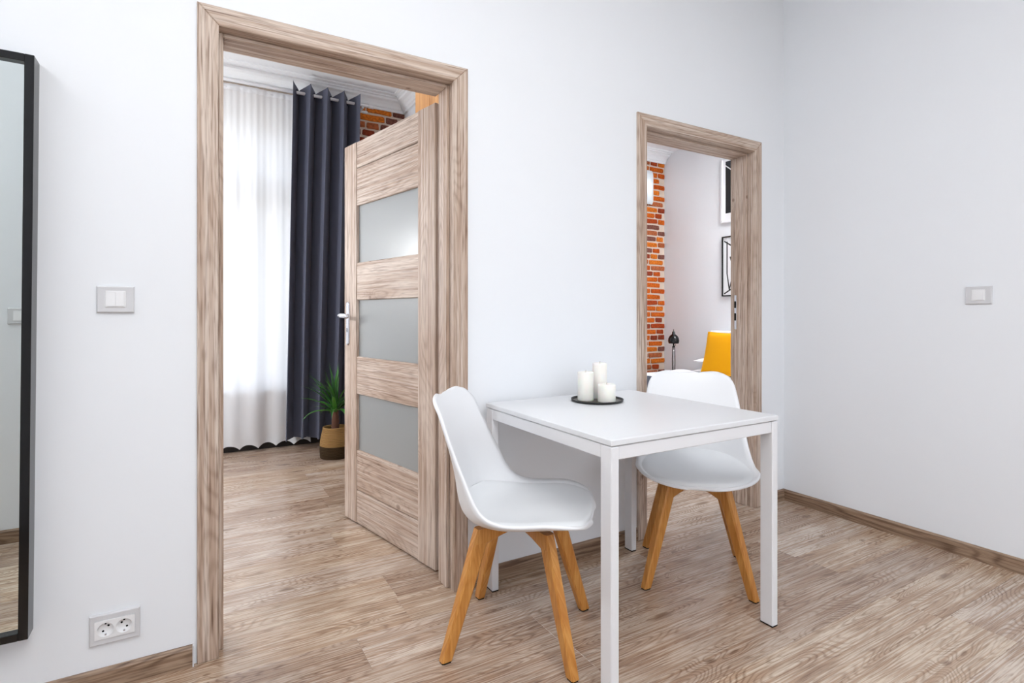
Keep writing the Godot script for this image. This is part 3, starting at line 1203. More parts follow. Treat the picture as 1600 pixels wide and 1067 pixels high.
func tray_and_candles() -> void:
	var T := 0.7495
	var t := thing("candle_tray", "round dark metal tray on the white table", "tray", Vector3(1.449, T, 0.217))
	turned("plate", [Vector2(0.0, 0.0), Vector2(0.100, 0.0), Vector2(0.104, 0.003), Vector2(0.0, 0.003)], M.tray_metal, t, Vector3.ZERO, 64)
	turned("rim", [Vector2(0.102, 0.001), Vector2(0.1065, 0.003), Vector2(0.1085, 0.010), Vector2(0.1065, 0.0102), Vector2(0.103, 0.004), Vector2(0.102, 0.001)], M.tray_edge, t, Vector3.ZERO, 64)
	var y := T + 0.003
	candle(Vector3(1.412, y, 0.188), 0.0335, 0.118, "thick white pillar candle of middle height on the tray")
	candle(Vector3(1.462, y, 0.262), 0.0365, 0.072, "short white pillar candle on the tray")
	candle(Vector3(1.495, y, 0.178), 0.0305, 0.150, "tallest slim white pillar candle on the tray")


func candle(at: Vector3, r: float, h: float, label: String) -> void:
	var t := thing("pillar_candle", label, "candle", at, 0.0, "candles on the tray")
	begin()
	lathe([Vector2(0.0, 0.0), Vector2(r * 0.97, 0.0), Vector2(r, 0.003), Vector2(r, h * 0.5), Vector2(r, h - 0.006), Vector2(r * 0.95, h - 0.0015), Vector2(r * 0.86, h), Vector2(r * 0.6, h - 0.0015), Vector2(r * 0.2, h - 0.003), Vector2(0.0, h - 0.003)], Vector3.ZERO, 40)
	done("wax", M.wax, t, true)
	begin()
	tube([Vector3(0, h - 0.004, 0), Vector3(0.0004, h + 0.003, 0), Vector3(0.002, h + 0.007, 0)], 0.0011, 8)
	done("wick", M.wick, t, true)


# an unseen torchere, added behind the camera for bounce light off the ceiling
func uplighter() -> void:
	var t := thing("added_floor_lamp", "added unseen white uplighter floor lamp shining at the ceiling beside the passage", "floor lamp", Vector3(-0.12, 0, 2.45))
	turned("base", [Vector2(0, 0), Vector2(0.15, 0), Vector2(0.15, 0.018), Vector2(0.02, 0.03), Vector2(0, 0.03)], M.white_metal, t, Vector3.ZERO, 40)
	begin()
	tube([Vector3(0, 0.02, 0), Vector3(0, 1.66, 0)], 0.013, 16)
	done("pole", M.white_metal, t, true)
	# the bowl is tilted a little towards the middle of the room
	var tilt := Basis(Vector3(-0.9, 0, -0.45).normalized(), 0.25)
	var at := Vector3(0, 1.66, 0)
	var bowl := turned("bowl", [Vector2(0.015, -0.01), Vector2(0.10, 0.03), Vector2(0.19, 0.13), Vector2(0.185, 0.13), Vector2(0.10, 0.04), Vector2(0.0, 0.005)], M.white_metal, t, Vector3.ZERO, 40)
	bowl.transform = Transform3D(tilt, at)
	turned("diffuser", [Vector2(0, 0.112), Vector2(0.165, 0.112), Vector2(0.165, 0.116), Vector2(0, 0.118)], M.added_lamp_diffuser, bowl, Vector3.ZERO, 40)
	var l := AreaLight3D.new()
	l.name = "light"
	l.area_size = Vector2(0.28, 0.28)
	l.area_normalize_energy = true
	l.light_energy = E_UPLIGHT
	l.light_color = Color(0.985, 0.992, 1.0)
	l.area_range = 12.0
	l.shadow_enabled = true
	t.add_child(l)
	l.transform = Transform3D(tilt * Basis(Vector3.RIGHT, PI / 2), at + tilt * Vector3(0, 0.135, 0))


# ------------------------------------------------------------------ on the walls
func mirror() -> void:
	var t := thing("wall_mirror", "tall mirror in a deep black frame on the white wall", "mirror", Vector3(-0.386, 0.225, ZW))
	t.rotation.z = -0.0085
	var w := 0.60
	var h := 1.592
	var d := 0.060
	var b := 0.021
	G = 1
	box("frame_side", Vector3(-b, 0, 0), Vector3(0, h, d), M.mirror_frame, t, 0.0012)
	box("frame_side", Vector3(-w, 0, 0), Vector3(-w + b, h, d), M.mirror_frame, t, 0.0012)
	box("frame_rail", Vector3(-w + b, h - b, 0), Vector3(-b, h, d), M.mirror_frame, t, 0.0012)
	box("frame_rail", Vector3(-w + b, 0, 0), Vector3(-b, b, d), M.mirror_frame, t, 0.0012)
	box("backing", Vector3(-w + b, b, 0.002), Vector3(-b, h - b, 0.040), M.mirror_frame, t)
	box("mirror_glass", Vector3(-w + b, b, 0.040), Vector3(-b, h - b, 0.045), M.mirror_glass, t)


func light_switch(at: Vector3, turn: float, w: float, h: float, rockers: int, label: String) -> void:
	var t := thing("light_switch", label, "light switch", at, turn)
	G = 0
	framed_plate("plate", w, h, 0.047, 0.047, 0.0095, M.pearl_plastic, t)
	box("insert_frame", Vector3(-0.0255, -0.0255, 0.001), Vector3(0.0255, 0.0255, 0.0100), M.white_plastic, t, 0.0015)
	for k in rockers:
		var rw := 0.042 / rockers
		var x := -0.021 + k * rw
		begin()
		# tilted rocker: the lower edge stands proud
		var z0 := 0.0100
		var a := [Vector3(x + 0.0008, -0.0205, z0 + 0.0038), Vector3(x + rw - 0.0008, -0.0205, z0 + 0.0038), Vector3(x + rw - 0.0008, 0.0205, z0 + 0.0012), Vector3(x + 0.0008, 0.0205, z0 + 0.0012)]
		var n: Vector3 = (a[1] - a[0]).cross(a[3] - a[0]).normalized()
		quad(a[0], a[1], a[2], a[3], n)
		var bck := []
		for p in a:
			bck.append(Vector3(p.x, p.y, z0 - 0.002))
		for i in 4:
			var j := (i + 1) % 4
			var mid: Vector3 = (a[i] + a[j]) / 2 - (a[0] + a[2]) / 2
			quad(a[i], a[j], bck[j], bck[i], Vector3(mid.x, mid.y, 0).normalized())
		done("rocker", M.white_plastic, t)


# a cover plate whose rim slopes back to the wall
func framed_plate(called: String, w: float, h: float, iw: float, ih: float, d: float, m: Material, parent: Node) -> void:
	begin()
	var rings := [[w, h, 0.0], [w, h, d * 0.55], [w - 0.003, h - 0.003, d * 0.88], [w - 0.007, h - 0.007, d], [iw, ih, d * 0.92], [iw, ih, 0.0]]
	for i in rings.size() - 1:
		var r0: Array = rings[i]
		var r1: Array = rings[i + 1]
		var s := [[-1, -1], [1, -1], [1, 1], [-1, 1]]
		for k in 4:
			var a: Array = s[k]
			var b: Array = s[(k + 1) % 4]
			var p := [Vector3(a[0] * r0[0] / 2, a[1] * r0[1] / 2, r0[2]), Vector3(b[0] * r0[0] / 2, b[1] * r0[1] / 2, r0[2]), Vector3(b[0] * r1[0] / 2, b[1] * r1[1] / 2, r1[2]), Vector3(a[0] * r1[0] / 2, a[1] * r1[1] / 2, r1[2])]
			var n: Vector3 = (p[1] - p[0]).cross(p[3] - p[0])
			if n.length() < 1e-12:
				continue
			quad(p[0], p[1], p[2], p[3], n.normalized())
	done(called, m, parent)


func switches() -> void:
	light_switch(Vector3(-0.197, 1.1535, ZW), 0.0, 0.092, 0.079, 2, "white double light switch between the mirror and the oak door frame")
	light_switch(Vector3(XR, 1.1945, 0.933), -PI / 2, 0.098, 0.080, 1, "white single light switch alone on the right wall")
	light_switch(Vector3(-0.728, 1.10, 1.60), PI, 0.092, 0.079, 1, "white light switch seen only in the mirror")
	# double socket low on the wall
	var t := thing("power_socket", "white double power socket low on the wall above the skirting", "socket", Vector3(-0.1985, 0.1795, ZW))
	G = 0
	framed_plate("plate", 0.124, 0.090, 0.098, 0.054, 0.0095, M.pearl_plastic, t)
	var ins := CSGBox3D.new()
	ins.name = "insert"
	ins.size = Vector3(0.0975, 0.053, 0.012)
	ins.position = Vector3(0, 0, 0.006)
	ins.material = M.white_plastic
	t.add_child(ins)
	for k in 2:
		var hole := CSGCylinder3D.new()
		hole.name = "well_cut"
		hole.operation = CSGShape3D.OPERATION_SUBTRACTION
		hole.radius = 0.0195
		hole.height = 0.02
		hole.sides = 40
		hole.rotation.x = PI / 2
		hole.position = Vector3(-0.0225 + k * 0.045, 0, 0.006)
		hole.material = M.white_plastic
		ins.add_child(hole)
	for k in 2:
		var c := Vector3(-0.0225 + k * 0.045, 0, 0)
		begin()
		var rows := []
		for p in [[0.0205, 0.0128], [0.0196, 0.0124], [0.0165, 0.0040], [0.0155, 0.0030], [0.0, 0.0030]]:
			var row := PackedVector3Array()
			for i in 40:
				var a := TAU * i / 40
				row.append(c + Vector3(cos(a) * p[0], sin(a) * p[0], p[1]))
			rows.append(row)
		sheet(rows, true, Vector2.ONE, true)
		var wl := done("well", M.white_plastic, t, true)
		var ang := -0.75 if k == 0 else 0.75
		for s in [-1.0, 1.0]:
			var q := c + Vector3(cos(PI / 2 + ang) * 0.0095 * s, sin(PI / 2 + ang) * 0.0095 * s, 0)
			var hole := turned("pin_hole", [Vector2(0, 0), Vector2(0.0029, 0), Vector2(0.0029, 0.0006), Vector2(0, 0.0006)], M.dark_hole, wl, Vector3.ZERO, 14)
			hole.position = q + Vector3(0, 0, 0.0031)
			hole.rotation.x = PI / 2
		for s in [-1.0, 1.0]:
			var e := c + Vector3(0, 0.0158 * s, 0.0065)
			box("earth_clip", e - Vector3(0.0022, 0.0012, 0.0035), e + Vector3(0.0022, 0.0012, 0.0035), M.dark_hole if s > 0 else M.chrome, wl)


# ------------------------------------------------------------------ first far room
func fold_curve(s: float, folds: float, amp: float, sharp: float) -> float:
	var c := sin(TAU * folds * s)
	return amp * signf(c) * pow(absf(c), sharp)


func curtains() -> void:
	# double rod
	var rod := thing("curtain_rod", "white double curtain rod under the cornice", "curtain rod", Vector3(0, 2.915, ZWIN))
	begin()
	tube([Vector3(-1.2, 0, 0.21), Vector3(1.33, 0, 0.21)], 0.0125, 16)
	done("front_rod", M.white_metal, rod, true)
	begin()
	tube([Vector3(-1.2, -0.012, 0.085), Vector3(1.31, -0.012, 0.085)], 0.009, 14)
	done("back_rod", M.white_metal, rod, true)
	var f1 := turned("finial", [Vector2(0, 0), Vector2(0.017, 0), Vector2(0.017, 0.045), Vector2(0, 0.045)], M.white_metal, rod, Vector3.ZERO, 20)
	f1.position = Vector3(1.365, 0, 0.21)
	f1.rotation.z = PI / 2
	var f2 := turned("finial", [Vector2(0, 0), Vector2(0.013, 0), Vector2(0.013, 0.04), Vector2(0, 0.04)], M.white_metal, rod, Vector3.ZERO, 20)
	f2.position = Vector3(1.345, -0.012, 0.085)
	f2.rotation.z = PI / 2
	for x in [-1.1, 1.27]:
		begin()
		bx(Vector3(x - 0.01, -0.03, 0.0), Vector3(x + 0.01, -0.014, 0.22), 0.002)
		bx(Vector3(x - 0.015, -0.06, 0.0), Vector3(x + 0.015, 0.02, 0.012), 0.002)
		done("bracket", M.white_metal, rod)
	# sheer
	var sh := thing("sheer_curtain", "long white sheer curtain over the window", "curtain", Vector3(0, 0, ZWIN + 0.085))
	var x0 := -1.15
	var x1 := 0.86
	begin()
	var rows := []
	var n := 240
	for i in 41:
		var v := i / 40.0
		var row := PackedVector3Array()
		for j in n + 1:
			var s := float(j) / n
			row.append(sheer_point(s, v, x0, x1))
		rows.append(row)
	sheet(rows)
	done("cloth", M.sheer, sh, true)
	# scalloped hem hanging below
	begin()
	rows = []
	for i in 7:
		var v := i / 6.0
		var row := PackedVector3Array()
		for j in n + 1:
			var s := float(j) / n
			var p := sheer_point(s, 1.0, x0, x1)
			var k := fposmod(s * 15.0, 1.0)
			var drop := 0.028 + 0.030 * pow(absf(k * 2.0 - 1.0), 2.2)
			p.y -= drop * v - 0.004
			p.z += 0.012 * v * pow(absf(k * 2.0 - 1.0), 3.0) + 0.002
			row.append(p)
		rows.append(row)
	sheet(rows)
	done("scalloped_hem", M.sheer_hem, sh, true)
	begin()
	rows = []
	for i in 5:
		var row := PackedVector3Array()
		for j in n + 1:
			var p := sheer_point(float(j) / n, 0.0, x0, x1)
			p.y += 0.028 - i * 0.012
			p.z += [0.0, 0.011, 0.014, 0.011, 0.003][i]
			row.append(p)
		rows.append(row)
	sheet(rows)
	done("heading", M.sheer_hem, sh, true)
	# heavy grey drape on eyelets
	var dr := thing("drape", "heavy dark grey eyelet curtain hanging in deep folds", "curtain", Vector3(0, 0, ZWIN + 0.21))
	begin()
	rows = []
	n = 160
	for i in 49:
		var v := i / 48.0
		var row := PackedVector3Array()
		for side in 2:
			for j in n + 1:
				var s := float(j) / n
				if side == 1:
					s = 1.0 - s
				var p := drape_point(s, v)
				var e := drape_point(minf(s + 0.003, 1.0), v) - drape_point(maxf(s - 0.003, 0.0), v)
				var nn := e.cross(Vector3.UP).normalized()
				row.append(p + nn * (0.0012 if side == 0 else -0.0012))
		rows.append(row)
	sheet(rows, true)
	done("cloth", M.drape, dr, true)
	for k in 8:
		var s := (k + 0.5) / 8.0
		var p := drape_point(s, 0.018)
		var e := (drape_point(s + 0.004, 0.018) - drape_point(s - 0.004, 0.018)).normalized()
		var o := turned("eyelet", [Vector2(0.018, -0.003), Vector2(0.027, -0.003), Vector2(0.027, 0.003), Vector2(0.018, 0.003), Vector2(0.018, -0.003)], M.chrome, dr, Vector3.ZERO, 22)
		o.position = Vector3(p.x, 2.915, 0.0)
		var up := e.cross(Vector3.UP).normalized()
		o.basis = Basis(e, up, e.cross(up)).orthonormalized()


func sheer_point(s: float, v: float, x0: float, x1: float) -> Vector3:
	var x := lerpf(x0, x1, s)
	var amp := lerpf(0.006, 0.020, smoothstep(0.0, 0.5, v))
	var z := sin(x * 46.0 + sin(x * 7.0) * 1.6) * amp * 0.6 + sin(x * 17.0 + 1.3) * amp * 0.7 + sin(x * 130.0) * 0.0025 * (1.0 - v)
	return Vector3(x, lerpf(2.905, 0.085, v), z + 0.002)


func drape_point(s: float, v: float) -> Vector3:
	# fold outline tightens at the top and spreads below
	var xa := lerpf(0.700, 0.655, v)
	var xb := lerpf(1.235, 1.150, v)
	var amp := 0.078 + 0.010 * sin(v * 3.0)
	var ph := s * 4.0 + 0.28 + 0.10 * sin(v * 2.6) * sin(s * 5.0)
	var x := lerpf(xa, xb, s) + 0.022 * sin(TAU * ph * 2.0) * (0.4 + 0.6 * v)
	var z := amp * sin(TAU * ph) + 0.010 * v * sin(s * 23.0)
	var top := 2.968 + 0.010 * sin(TAU * ph)
	return Vector3(x, lerpf(top, 0.095 + 0.010 * sin(s * 9.0), v), z)


func plant() -> void:
	var at := Vector3(0.962, 0, -2.38)
	var b := thing("woven_basket", "round seagrass basket with a dark base on the floor", "basket", at)
	for part in 2:
		begin()
		var count := 8 if part == 0 else 12
		for k in count:
			var idx := k if part == 0 else k + 8
			var y := 0.006 + idx * 0.0117
			var t := idx / 19.0
			var r := 0.098 + 0.016 * sin(PI * minf(1.0, 0.18 + t * 0.85)) - 0.010 * t
			var rows := []
			var turns := 56
			for i in turns + 1:
				var a := TAU * i / turns
				var bump := 0.0014 * sin(a * 28.0 + idx * PI)
				var c := Vector3(cos(a), 0, sin(a))
				var row := PackedVector3Array()
				for q in 7:
					var e := TAU * q / 7
					row.append(c * (r + bump + cos(e) * 0.0070) + Vector3(0, y + sin(e) * 0.0070, 0))
				rows.append(row)
			begin_offset(rows)
		flush("dark_weave" if part == 0 else "pale_weave", M.seagrass_dark if part == 0 else M.seagrass, b)
	turned("liner", [Vector2(0.0, 0.004), Vector2(0.088, 0.004), Vector2(0.094, 0.215), Vector2(0.090, 0.215)], M.soil, b, Vector3.ZERO, 32)
	var p := thing("yucca_plant", "green yucca with a stout trunk growing in the basket", "plant", at + Vector3(0, 0.20, 0))
	turned("soil", [Vector2(0.0, -0.04), Vector2(0.086, -0.04), Vector2(0.086, -0.012), Vector2(0.0, -0.006)], M.soil, p, Vector3.ZERO, 32)
	begin()
	var prof := []
	for k in 17:
		var t := k / 16.0
		prof.append(Vector2(lerpf(0.034, 0.022, t) + 0.0022 * sin(k * 2.4), -0.03 + t * 0.20))
	prof.append(Vector2(0.0, 0.175))
	lathe(prof, Vector3.ZERO, 20)
	done("trunk", M.trunk, p, true)
	var r := RandomNumberGenerator.new()
	r.seed = 21
	# a few leaves as the picture shows them, then the rest of the rosette: [direction, steepness, length, bend, width]
	var toward_left := PI + 0.55
	var leaves := [
		[toward_left, 62.0, 0.38, 0.30, 0.030], [toward_left + 0.2, 38.0, 0.36, 1.15, 0.036], [toward_left - 0.15, 48.0, 0.34, 0.75, 0.030],
		[toward_left + 0.5, 20.0, 0.30, 1.5, 0.030], [toward_left - 0.6, 12.0, 0.28, 1.5, 0.028], [toward_left + 0.9, 0.0, 0.27, 1.4, 0.030],
		[1.9, 30.0, 0.27, 1.9, 0.034], [1.4, 15.0, 0.28, 1.7, 0.036],
		[2.6, 82.0, 0.38, 0.12, 0.034], [0.7, 86.0, 0.36, 0.10, 0.030], [5.2, 80.0, 0.37, 0.15, 0.034], [4.2, 74.0, 0.36, 0.25, 0.032],
	]
	for k in 16:
		leaves.append([r.randf() * TAU, r.randf_range(10, 78), r.randf_range(0.26, 0.37), r.randf_range(0.4, 1.5), r.randf_range(0.026, 0.036)])
	for k in leaves.size():
		var l: Array = leaves[k]
		# short leaves on the side of the curtain
		var short := 0.62 if sin(l[0]) * cos(deg_to_rad(l[1])) < -0.35 else 1.0
		leaf(p, Vector3(0, 0.125 + 0.05 * fposmod(k * 0.37, 1.0), 0), l[0], deg_to_rad(l[1]), l[2] * short, l[3], l[4], M["leaf_%d" % (k % 3)])


var pend := []

func begin_offset(rows: Array) -> void:
	pend.append(rows)


# several smooth sheets joined into one mesh
func flush(called: String, m: Material, parent: Node) -> void:
	var out := SurfaceTool.new()
	out.begin(Mesh.PRIMITIVE_TRIANGLES)
	for rows in pend:
		begin()
		sheet(rows, true)
		st.generate_normals()
		out.append_from(st.commit(), 0, Transform3D())
	pend.clear()
	st = out
	done(called, m, parent)


func leaf(parent: Node, from: Vector3, dir: float, steep: float, length: float, bend: float, width: float, m: Material) -> void:
	begin()
	var rows := []
	var p := from
	var side := Vector3(-sin(dir), 0, cos(dir))
	var n := 12
	for i in n + 1:
		var t := float(i) / n
		var e := steep - bend * t * t
		var d := Vector3(cos(dir) * cos(e), sin(e), sin(dir) * cos(e))
		var up := side.cross(d)
		if up.y < 0:
			up = -up
		var w := width * 0.5 * (0.45 + 1.1 * sqrt(t) * (1.0 - t) + 0.30 * (1.0 - t)) * (1.0 if t < 0.98 else 0.05)
		w *= clampf((1.0 - t) * 3.0, 0.02, 1.0)
		rows.append(PackedVector3Array([p - side * w + up * w * 0.45, p - side * w * 0.5 + up * w * 0.12, p, p + side * w * 0.5 + up * w * 0.12, p + side * w + up * w * 0.45]))
		p += d * length / n
	sheet(rows)
	done("leaf", m, parent, true)


func wardrobe_and_radiator() -> void:
	var w := thing("wardrobe", "tall pine wardrobe behind the open door", "wardrobe", Vector3(1.44, 0, -0.74))
	grain(1, 1.2, 0.5)
	box("carcass", Vector3(-0.235, 0.06, -0.47), Vector3(0.262, 2.72, 0.47), M.pine, w, 0.003)
	box("plinth", Vector3(-0.21, 0, -0.46), Vector3(0.25, 0.06, 0.46), M.pine, w)
	box("top_board", Vector3(-0.275, 2.72, -0.48), Vector3(0.262, 2.745, 0.48), M.pine, w, 0.003)
	for k in 4:
		var z := -0.468 + k * 0.234
		grain(1, 1.2, 0.5)
		var d := box("door", Vector3(-0.258, 0.07, z + 0.0025), Vector3(-0.236, 2.712, z + 0.2315), M.pine, w, 0.003)
		begin()
		lathe([Vector2(0, 0), Vector2(0.006, 0), Vector2(0.006, 0.012), Vector2(0.013, 0.018), Vector2(0.012, 0.026), Vector2(0, 0.030)], Vector3.ZERO, 18)
		var kn := done("knob", M.pine, d, true)
		kn.position = Vector3(-0.258, 1.1, z + (0.205 if k % 2 == 0 else 0.03))
		kn.rotation.z = PI / 2
	var r := thing("radiator", "white panel radiator under the window behind the sheer", "radiator", Vector3(-0.15, 0.12, ZWIN))
	G = 1
	box("panel", Vector3(-0.6, 0, 0.006), Vector3(0.6, 0.33, 0.030), M.white_metal, r, 0.006)
	for k in 16:
		var x := -0.555 + k * 0.074
		box("rib", Vector3(x - 0.022, 0.02, 0.030), Vector3(x + 0.022, 0.31, 0.037), M.white_metal, r, 0.005)
	for x in [-0.45, 0.45]:
		box("bracket", Vector3(x - 0.02, -0.02, 0.0), Vector3(x + 0.02, 0.02, 0.012), M.white_metal, r)


# ------------------------------------------------------------------ second far room
func cushion(rows_u: Vector3, rows_v: Vector3, thick: Vector3, c: Vector3, pinch := 0.06) -> void:
	# a stuffed square: u and v half vectors, thick the half bulge
	var n := 18
	for side in 2:
		var rows := []
		for i in n + 1:
			var row := PackedVector3Array()
			for j in n + 1:
				var a := -1.0 + 2.0 * i / n
				var b := -1.0 + 2.0 * j / n
				var h := pow((1.0 - a * a) * (1.0 - b * b), 0.42)
				var k := 1.0 - pinch * (1.0 - b * b) * absf(a) * absf(a)
				var l := 1.0 - pinch * (1.0 - a * a) * absf(b) * absf(b)
				row.append(c + rows_u * a * k + rows_v * b * l + thick * h * (1.0 if side == 0 else -1.0))
			rows.append(row)
		pend2.append([rows, side == 1])


var pend2 := []

func flush_cushion(called: String, m: Material, parent: Node) -> MeshInstance3D:
	var out := SurfaceTool.new()
	out.begin(Mesh.PRIMITIVE_TRIANGLES)
	for q in pend2:
		begin()
		sheet(q[0], false, Vector2.ONE, q[1])
		st.generate_normals()
		out.append_from(st.commit(), 0, Transform3D())
	pend2.clear()
	st = out
	return done(called, m, parent)


func second_room() -> void:
	var b := thing("bed", "white bed with quilted headboard against the wall with two pictures", "bed", Vector3(4.02, 0, -1.40))
	G = 0
	box("frame", Vector3(-0.98, 0.10, -0.80), Vector3(0.96, 0.28, 0.80), M.linen, b, 0.012)
	for sx in [-0.92, 0.90]:
		for sz in [-0.74, 0.74]:
			box("leg", Vector3(sx - 0.03, 0, sz - 0.03), Vector3(sx + 0.03, 0.10, sz + 0.03), M.black_frame, b)
	box("mattress", Vector3(-0.97, 0.28, -0.79), Vector3(0.95, 0.46, 0.79), M.linen, b, 0.03)
	box("headboard", Vector3(0.96, 0.0, -0.76), Vector3(1.06, 0.925, 0.76), M.linen, b, 0.012)
	# duvet: one soft sheet over the mattress, falling over its edges
	var du := thing("duvet", "white duvet spread over the bed", "duvet", Vector3(4.02, 0.455, -1.40))
	begin()
	var rows := []
	for i in 31:
		var row := PackedVector3Array()
		for j in 31:
			var x := -1.03 + 1.50 * i / 30.0
			var z := -0.87 + 1.74 * j / 30.0
			var ex := smoothstep(-0.93, -1.03, x)
			var ez := smoothstep(0.79, 0.87, absf(z))
			var y := 0.05 + 0.012 * sin(x * 9.0 + z * 4.0) + 0.008 * sin(z * 13.0 - x * 5.0) - 0.20 * maxf(ex, ez) * maxf(ex, ez)
			row.append(Vector3(x, y, z))
		rows.append(row)
	sheet(rows, false, Vector2.ONE, true)
	done("cover", M.linen, du, true)
	var th := thing("throw_blanket", "dark grey throw folded across the foot of the bed", "blanket", Vector3(3.30, 0.50, -1.40))
	begin()
	rows = []
	for i in 15:
		var row := PackedVector3Array()
		for j in 31:
			var x := -0.235 + 0.50 * i / 14.0
			var z := -0.78 + 1.56 * j / 30.0
			var ex := smoothstep(-0.20, -0.235, x)
			var ez := smoothstep(0.74, 0.78, absf(z))
			var y := 0.048 + 0.006 * sin(x * 15.0 + z * 6.0) - 0.012 * maxf(ex, ez)
			row.append(Vector3(x, y, z))
		rows.append(row)
	sheet(rows, false, Vector2.ONE, true)
	done("cloth", M.grey_throw, th, true)
	# pillows
	var pw := thing("pillow", "white pillow lying flat on the mattress, under another", "pillow", Vector3(4.735, 0.515, -1.70), 0.0, "white bed pillows")
	cushion(Vector3(0.22, 0, 0), Vector3(0, 0, 0.30), Vector3(0, 0.052, 0), Vector3.ZERO)
	flush_cushion("cover", M.linen, pw)
	var pw2 := thing("pillow", "white pillow lying on top of another behind the yellow cushion", "pillow", Vector3(4.74, 0.620, -1.70), 0.0, "white bed pillows")
	cushion(Vector3(0.21, 0, 0), Vector3(0, 0, 0.295), Vector3(0, 0.050, 0), Vector3.ZERO)
	flush_cushion("cover", M.linen, pw2)
	var yc := thing("cushion", "bright yellow square cushion leaning on the bed pillows", "cushion", Vector3(4.465, 0.722, -1.565), 0.0)
	var tilt := Vector3(0.055, 0.205, 0.0)
	var wide := Vector3(0, 0, 0.225)
	cushion(tilt, wide, Vector3(-0.062, 0.017, 0.0), Vector3.ZERO, 0.05)
	flush_cushion("cover", M.yellow_cotton, yc)
	begin()
	var edge := []
	for k in 4:
		for i in 16:
			var a: float = [-1.0 + i / 8.0, 1.0, 1.0 - i / 8.0, -1.0][k]
			var v: float = [-1.0, -1.0 + i / 8.0, 1.0, 1.0 - i / 8.0][k]
			edge.append(tilt * a * (1.0 - 0.05 * (1.0 - v * v) * a * a) + wide * v * (1.0 - 0.05 * (1.0 - a * a) * v * v))
	edge.append(edge[0])
	tube(edge, 0.006, 8)
	done("piping", M.yellow_piping, yc, true)
	# nightstand and lamp between the bed and the brick wall
	var ns := thing("nightstand", "small white nightstand between the bed and the brick wall", "nightstand", Vector3(4.78, 0, -2.54))
	G = 0
	box("top", Vector3(-0.22, 0.40, -0.20), Vector3(0.22, 0.425, 0.20), M.white_lacquer, ns, 0.003)
	box("body", Vector3(-0.20, 0.16, -0.18), Vector3(0.20, 0.40, 0.18), M.white_lacquer, ns, 0.003)
	var dwr := box("drawer", Vector3(-0.212, 0.18, -0.17), Vector3(-0.200, 0.385, 0.17), M.white_lacquer, ns, 0.002)
	begin()
	tube([Vector3(-0.212, 0.285, -0.05), Vector3(-0.228, 0.285, -0.045), Vector3(-0.228, 0.285, 0.045), Vector3(-0.212, 0.285, 0.05)], 0.005, 10)
	done("handle", M.chrome, dwr, true)
	for sx in [-0.17, 0.17]:
		for sz in [-0.15, 0.15]:
			box("leg", Vector3(sx - 0.018, 0, sz - 0.018), Vector3(sx + 0.018, 0.16, sz + 0.018), M.white_lacquer, ns)
	desk_lamp(Vector3(4.78, 0.425, -2.50))
	pictures()
	# sconce on the bricks
	var sc := thing("wall_lamp", "white frosted glass wall lamp on the brick wall", "wall lamp", Vector3(4.765, 2.65, ZWIN + 0.010))
	box("back_plate", Vector3(-0.06, -0.13, 0.0), Vector3(0.06, 0.13, 0.018), M.white_metal, sc, 0.003)
	begin()
	var srows := []
	for i in 17:
		var y := -0.205 + 0.41 * i / 16.0
		var row := PackedVector3Array()
		var k := sqrt(maxf(0.0, 1.0 - pow(absf(y) / 0.206, 6.0)))
		for j in 17:
			var a := PI * j / 16.0
			row.append(Vector3(cos(a) * 0.098 * lerpf(0.86, 1.0, k), y, 0.016 + pow(sin(a), 0.5) * 0.045 * lerpf(0.4, 1.0, k)))
		srows.append(row)
	sheet(srows, false, Vector2.ONE, false)
	done("glass_shade", M.lamp_glass, sc, true)
	var l := OmniLight3D.new()
	l.name = "bulb_light"
	l.light_energy = 0.012
	l.light_size = 0.06
	l.omni_range = 8.0
	l.omni_attenuation = 2.0
	l.shadow_enabled = true
	sc.add_child(l)
	l.position = Vector3(0, 0, 0.14)


func desk_lamp(at: Vector3) -> void:
	var t := thing("desk_lamp", "black jointed desk lamp on the nightstand", "lamp", at)
	turned("base", [Vector2(0, 0), Vector2(0.075, 0), Vector2(0.075, 0.012), Vector2(0.02, 0.02), Vector2(0, 0.02)], M.black_enamel, t, Vector3.ZERO, 32)
	for k in 2:
		var s := -0.011 if k == 0 else 0.011
		begin()
		tube([Vector3(s, 0.015, s * 0.8), Vector3(s * 1.1, 0.16, s * 0.8), Vector3(s * 0.8, 0.315, s * 0.6)], 0.0048, 8)
		done("arm", M.black_enamel, t, true)
	begin()
	tube([Vector3(0, 0.02, 0), Vector3(0, 0.30, 0)], 0.003, 8)
	done("spring", M.chrome, t, true)
	begin()
	tube([Vector3(0, 0.30, 0), Vector3(0, 0.345, 0.0)], 0.009, 10)
	done("joint", M.black_enamel, t, true)
	# bell-shaped shade with a pointed cap
	begin()
	lathe([Vector2(0, 0.512), Vector2(0.004, 0.508), Vector2(0.005, 0.488), Vector2(0.016, 0.480), Vector2(0.020, 0.452), Vector2(0.030, 0.446), Vector2(0.048, 0.428), Vector2(0.059, 0.404), Vector2(0.063, 0.378), Vector2(0.060, 0.358), Vector2(0.054, 0.346), Vector2(0.052, 0.348), Vector2(0.057, 0.362), Vector2(0.059, 0.380), Vector2(0.040, 0.425), Vector2(0, 0.44)], Vector3.ZERO, 28)
	done("shade", M.black_enamel, t, true)
	begin()
	tube([Vector3(0.02, 0.345, 0.0), Vector3(0.022, 0.325, 0.01), Vector3(0.0, 0.318, 0.015), Vector3(-0.02, 0.33, 0.01)], 0.003, 8)
	done("bracket", M.black_enamel, t, true)


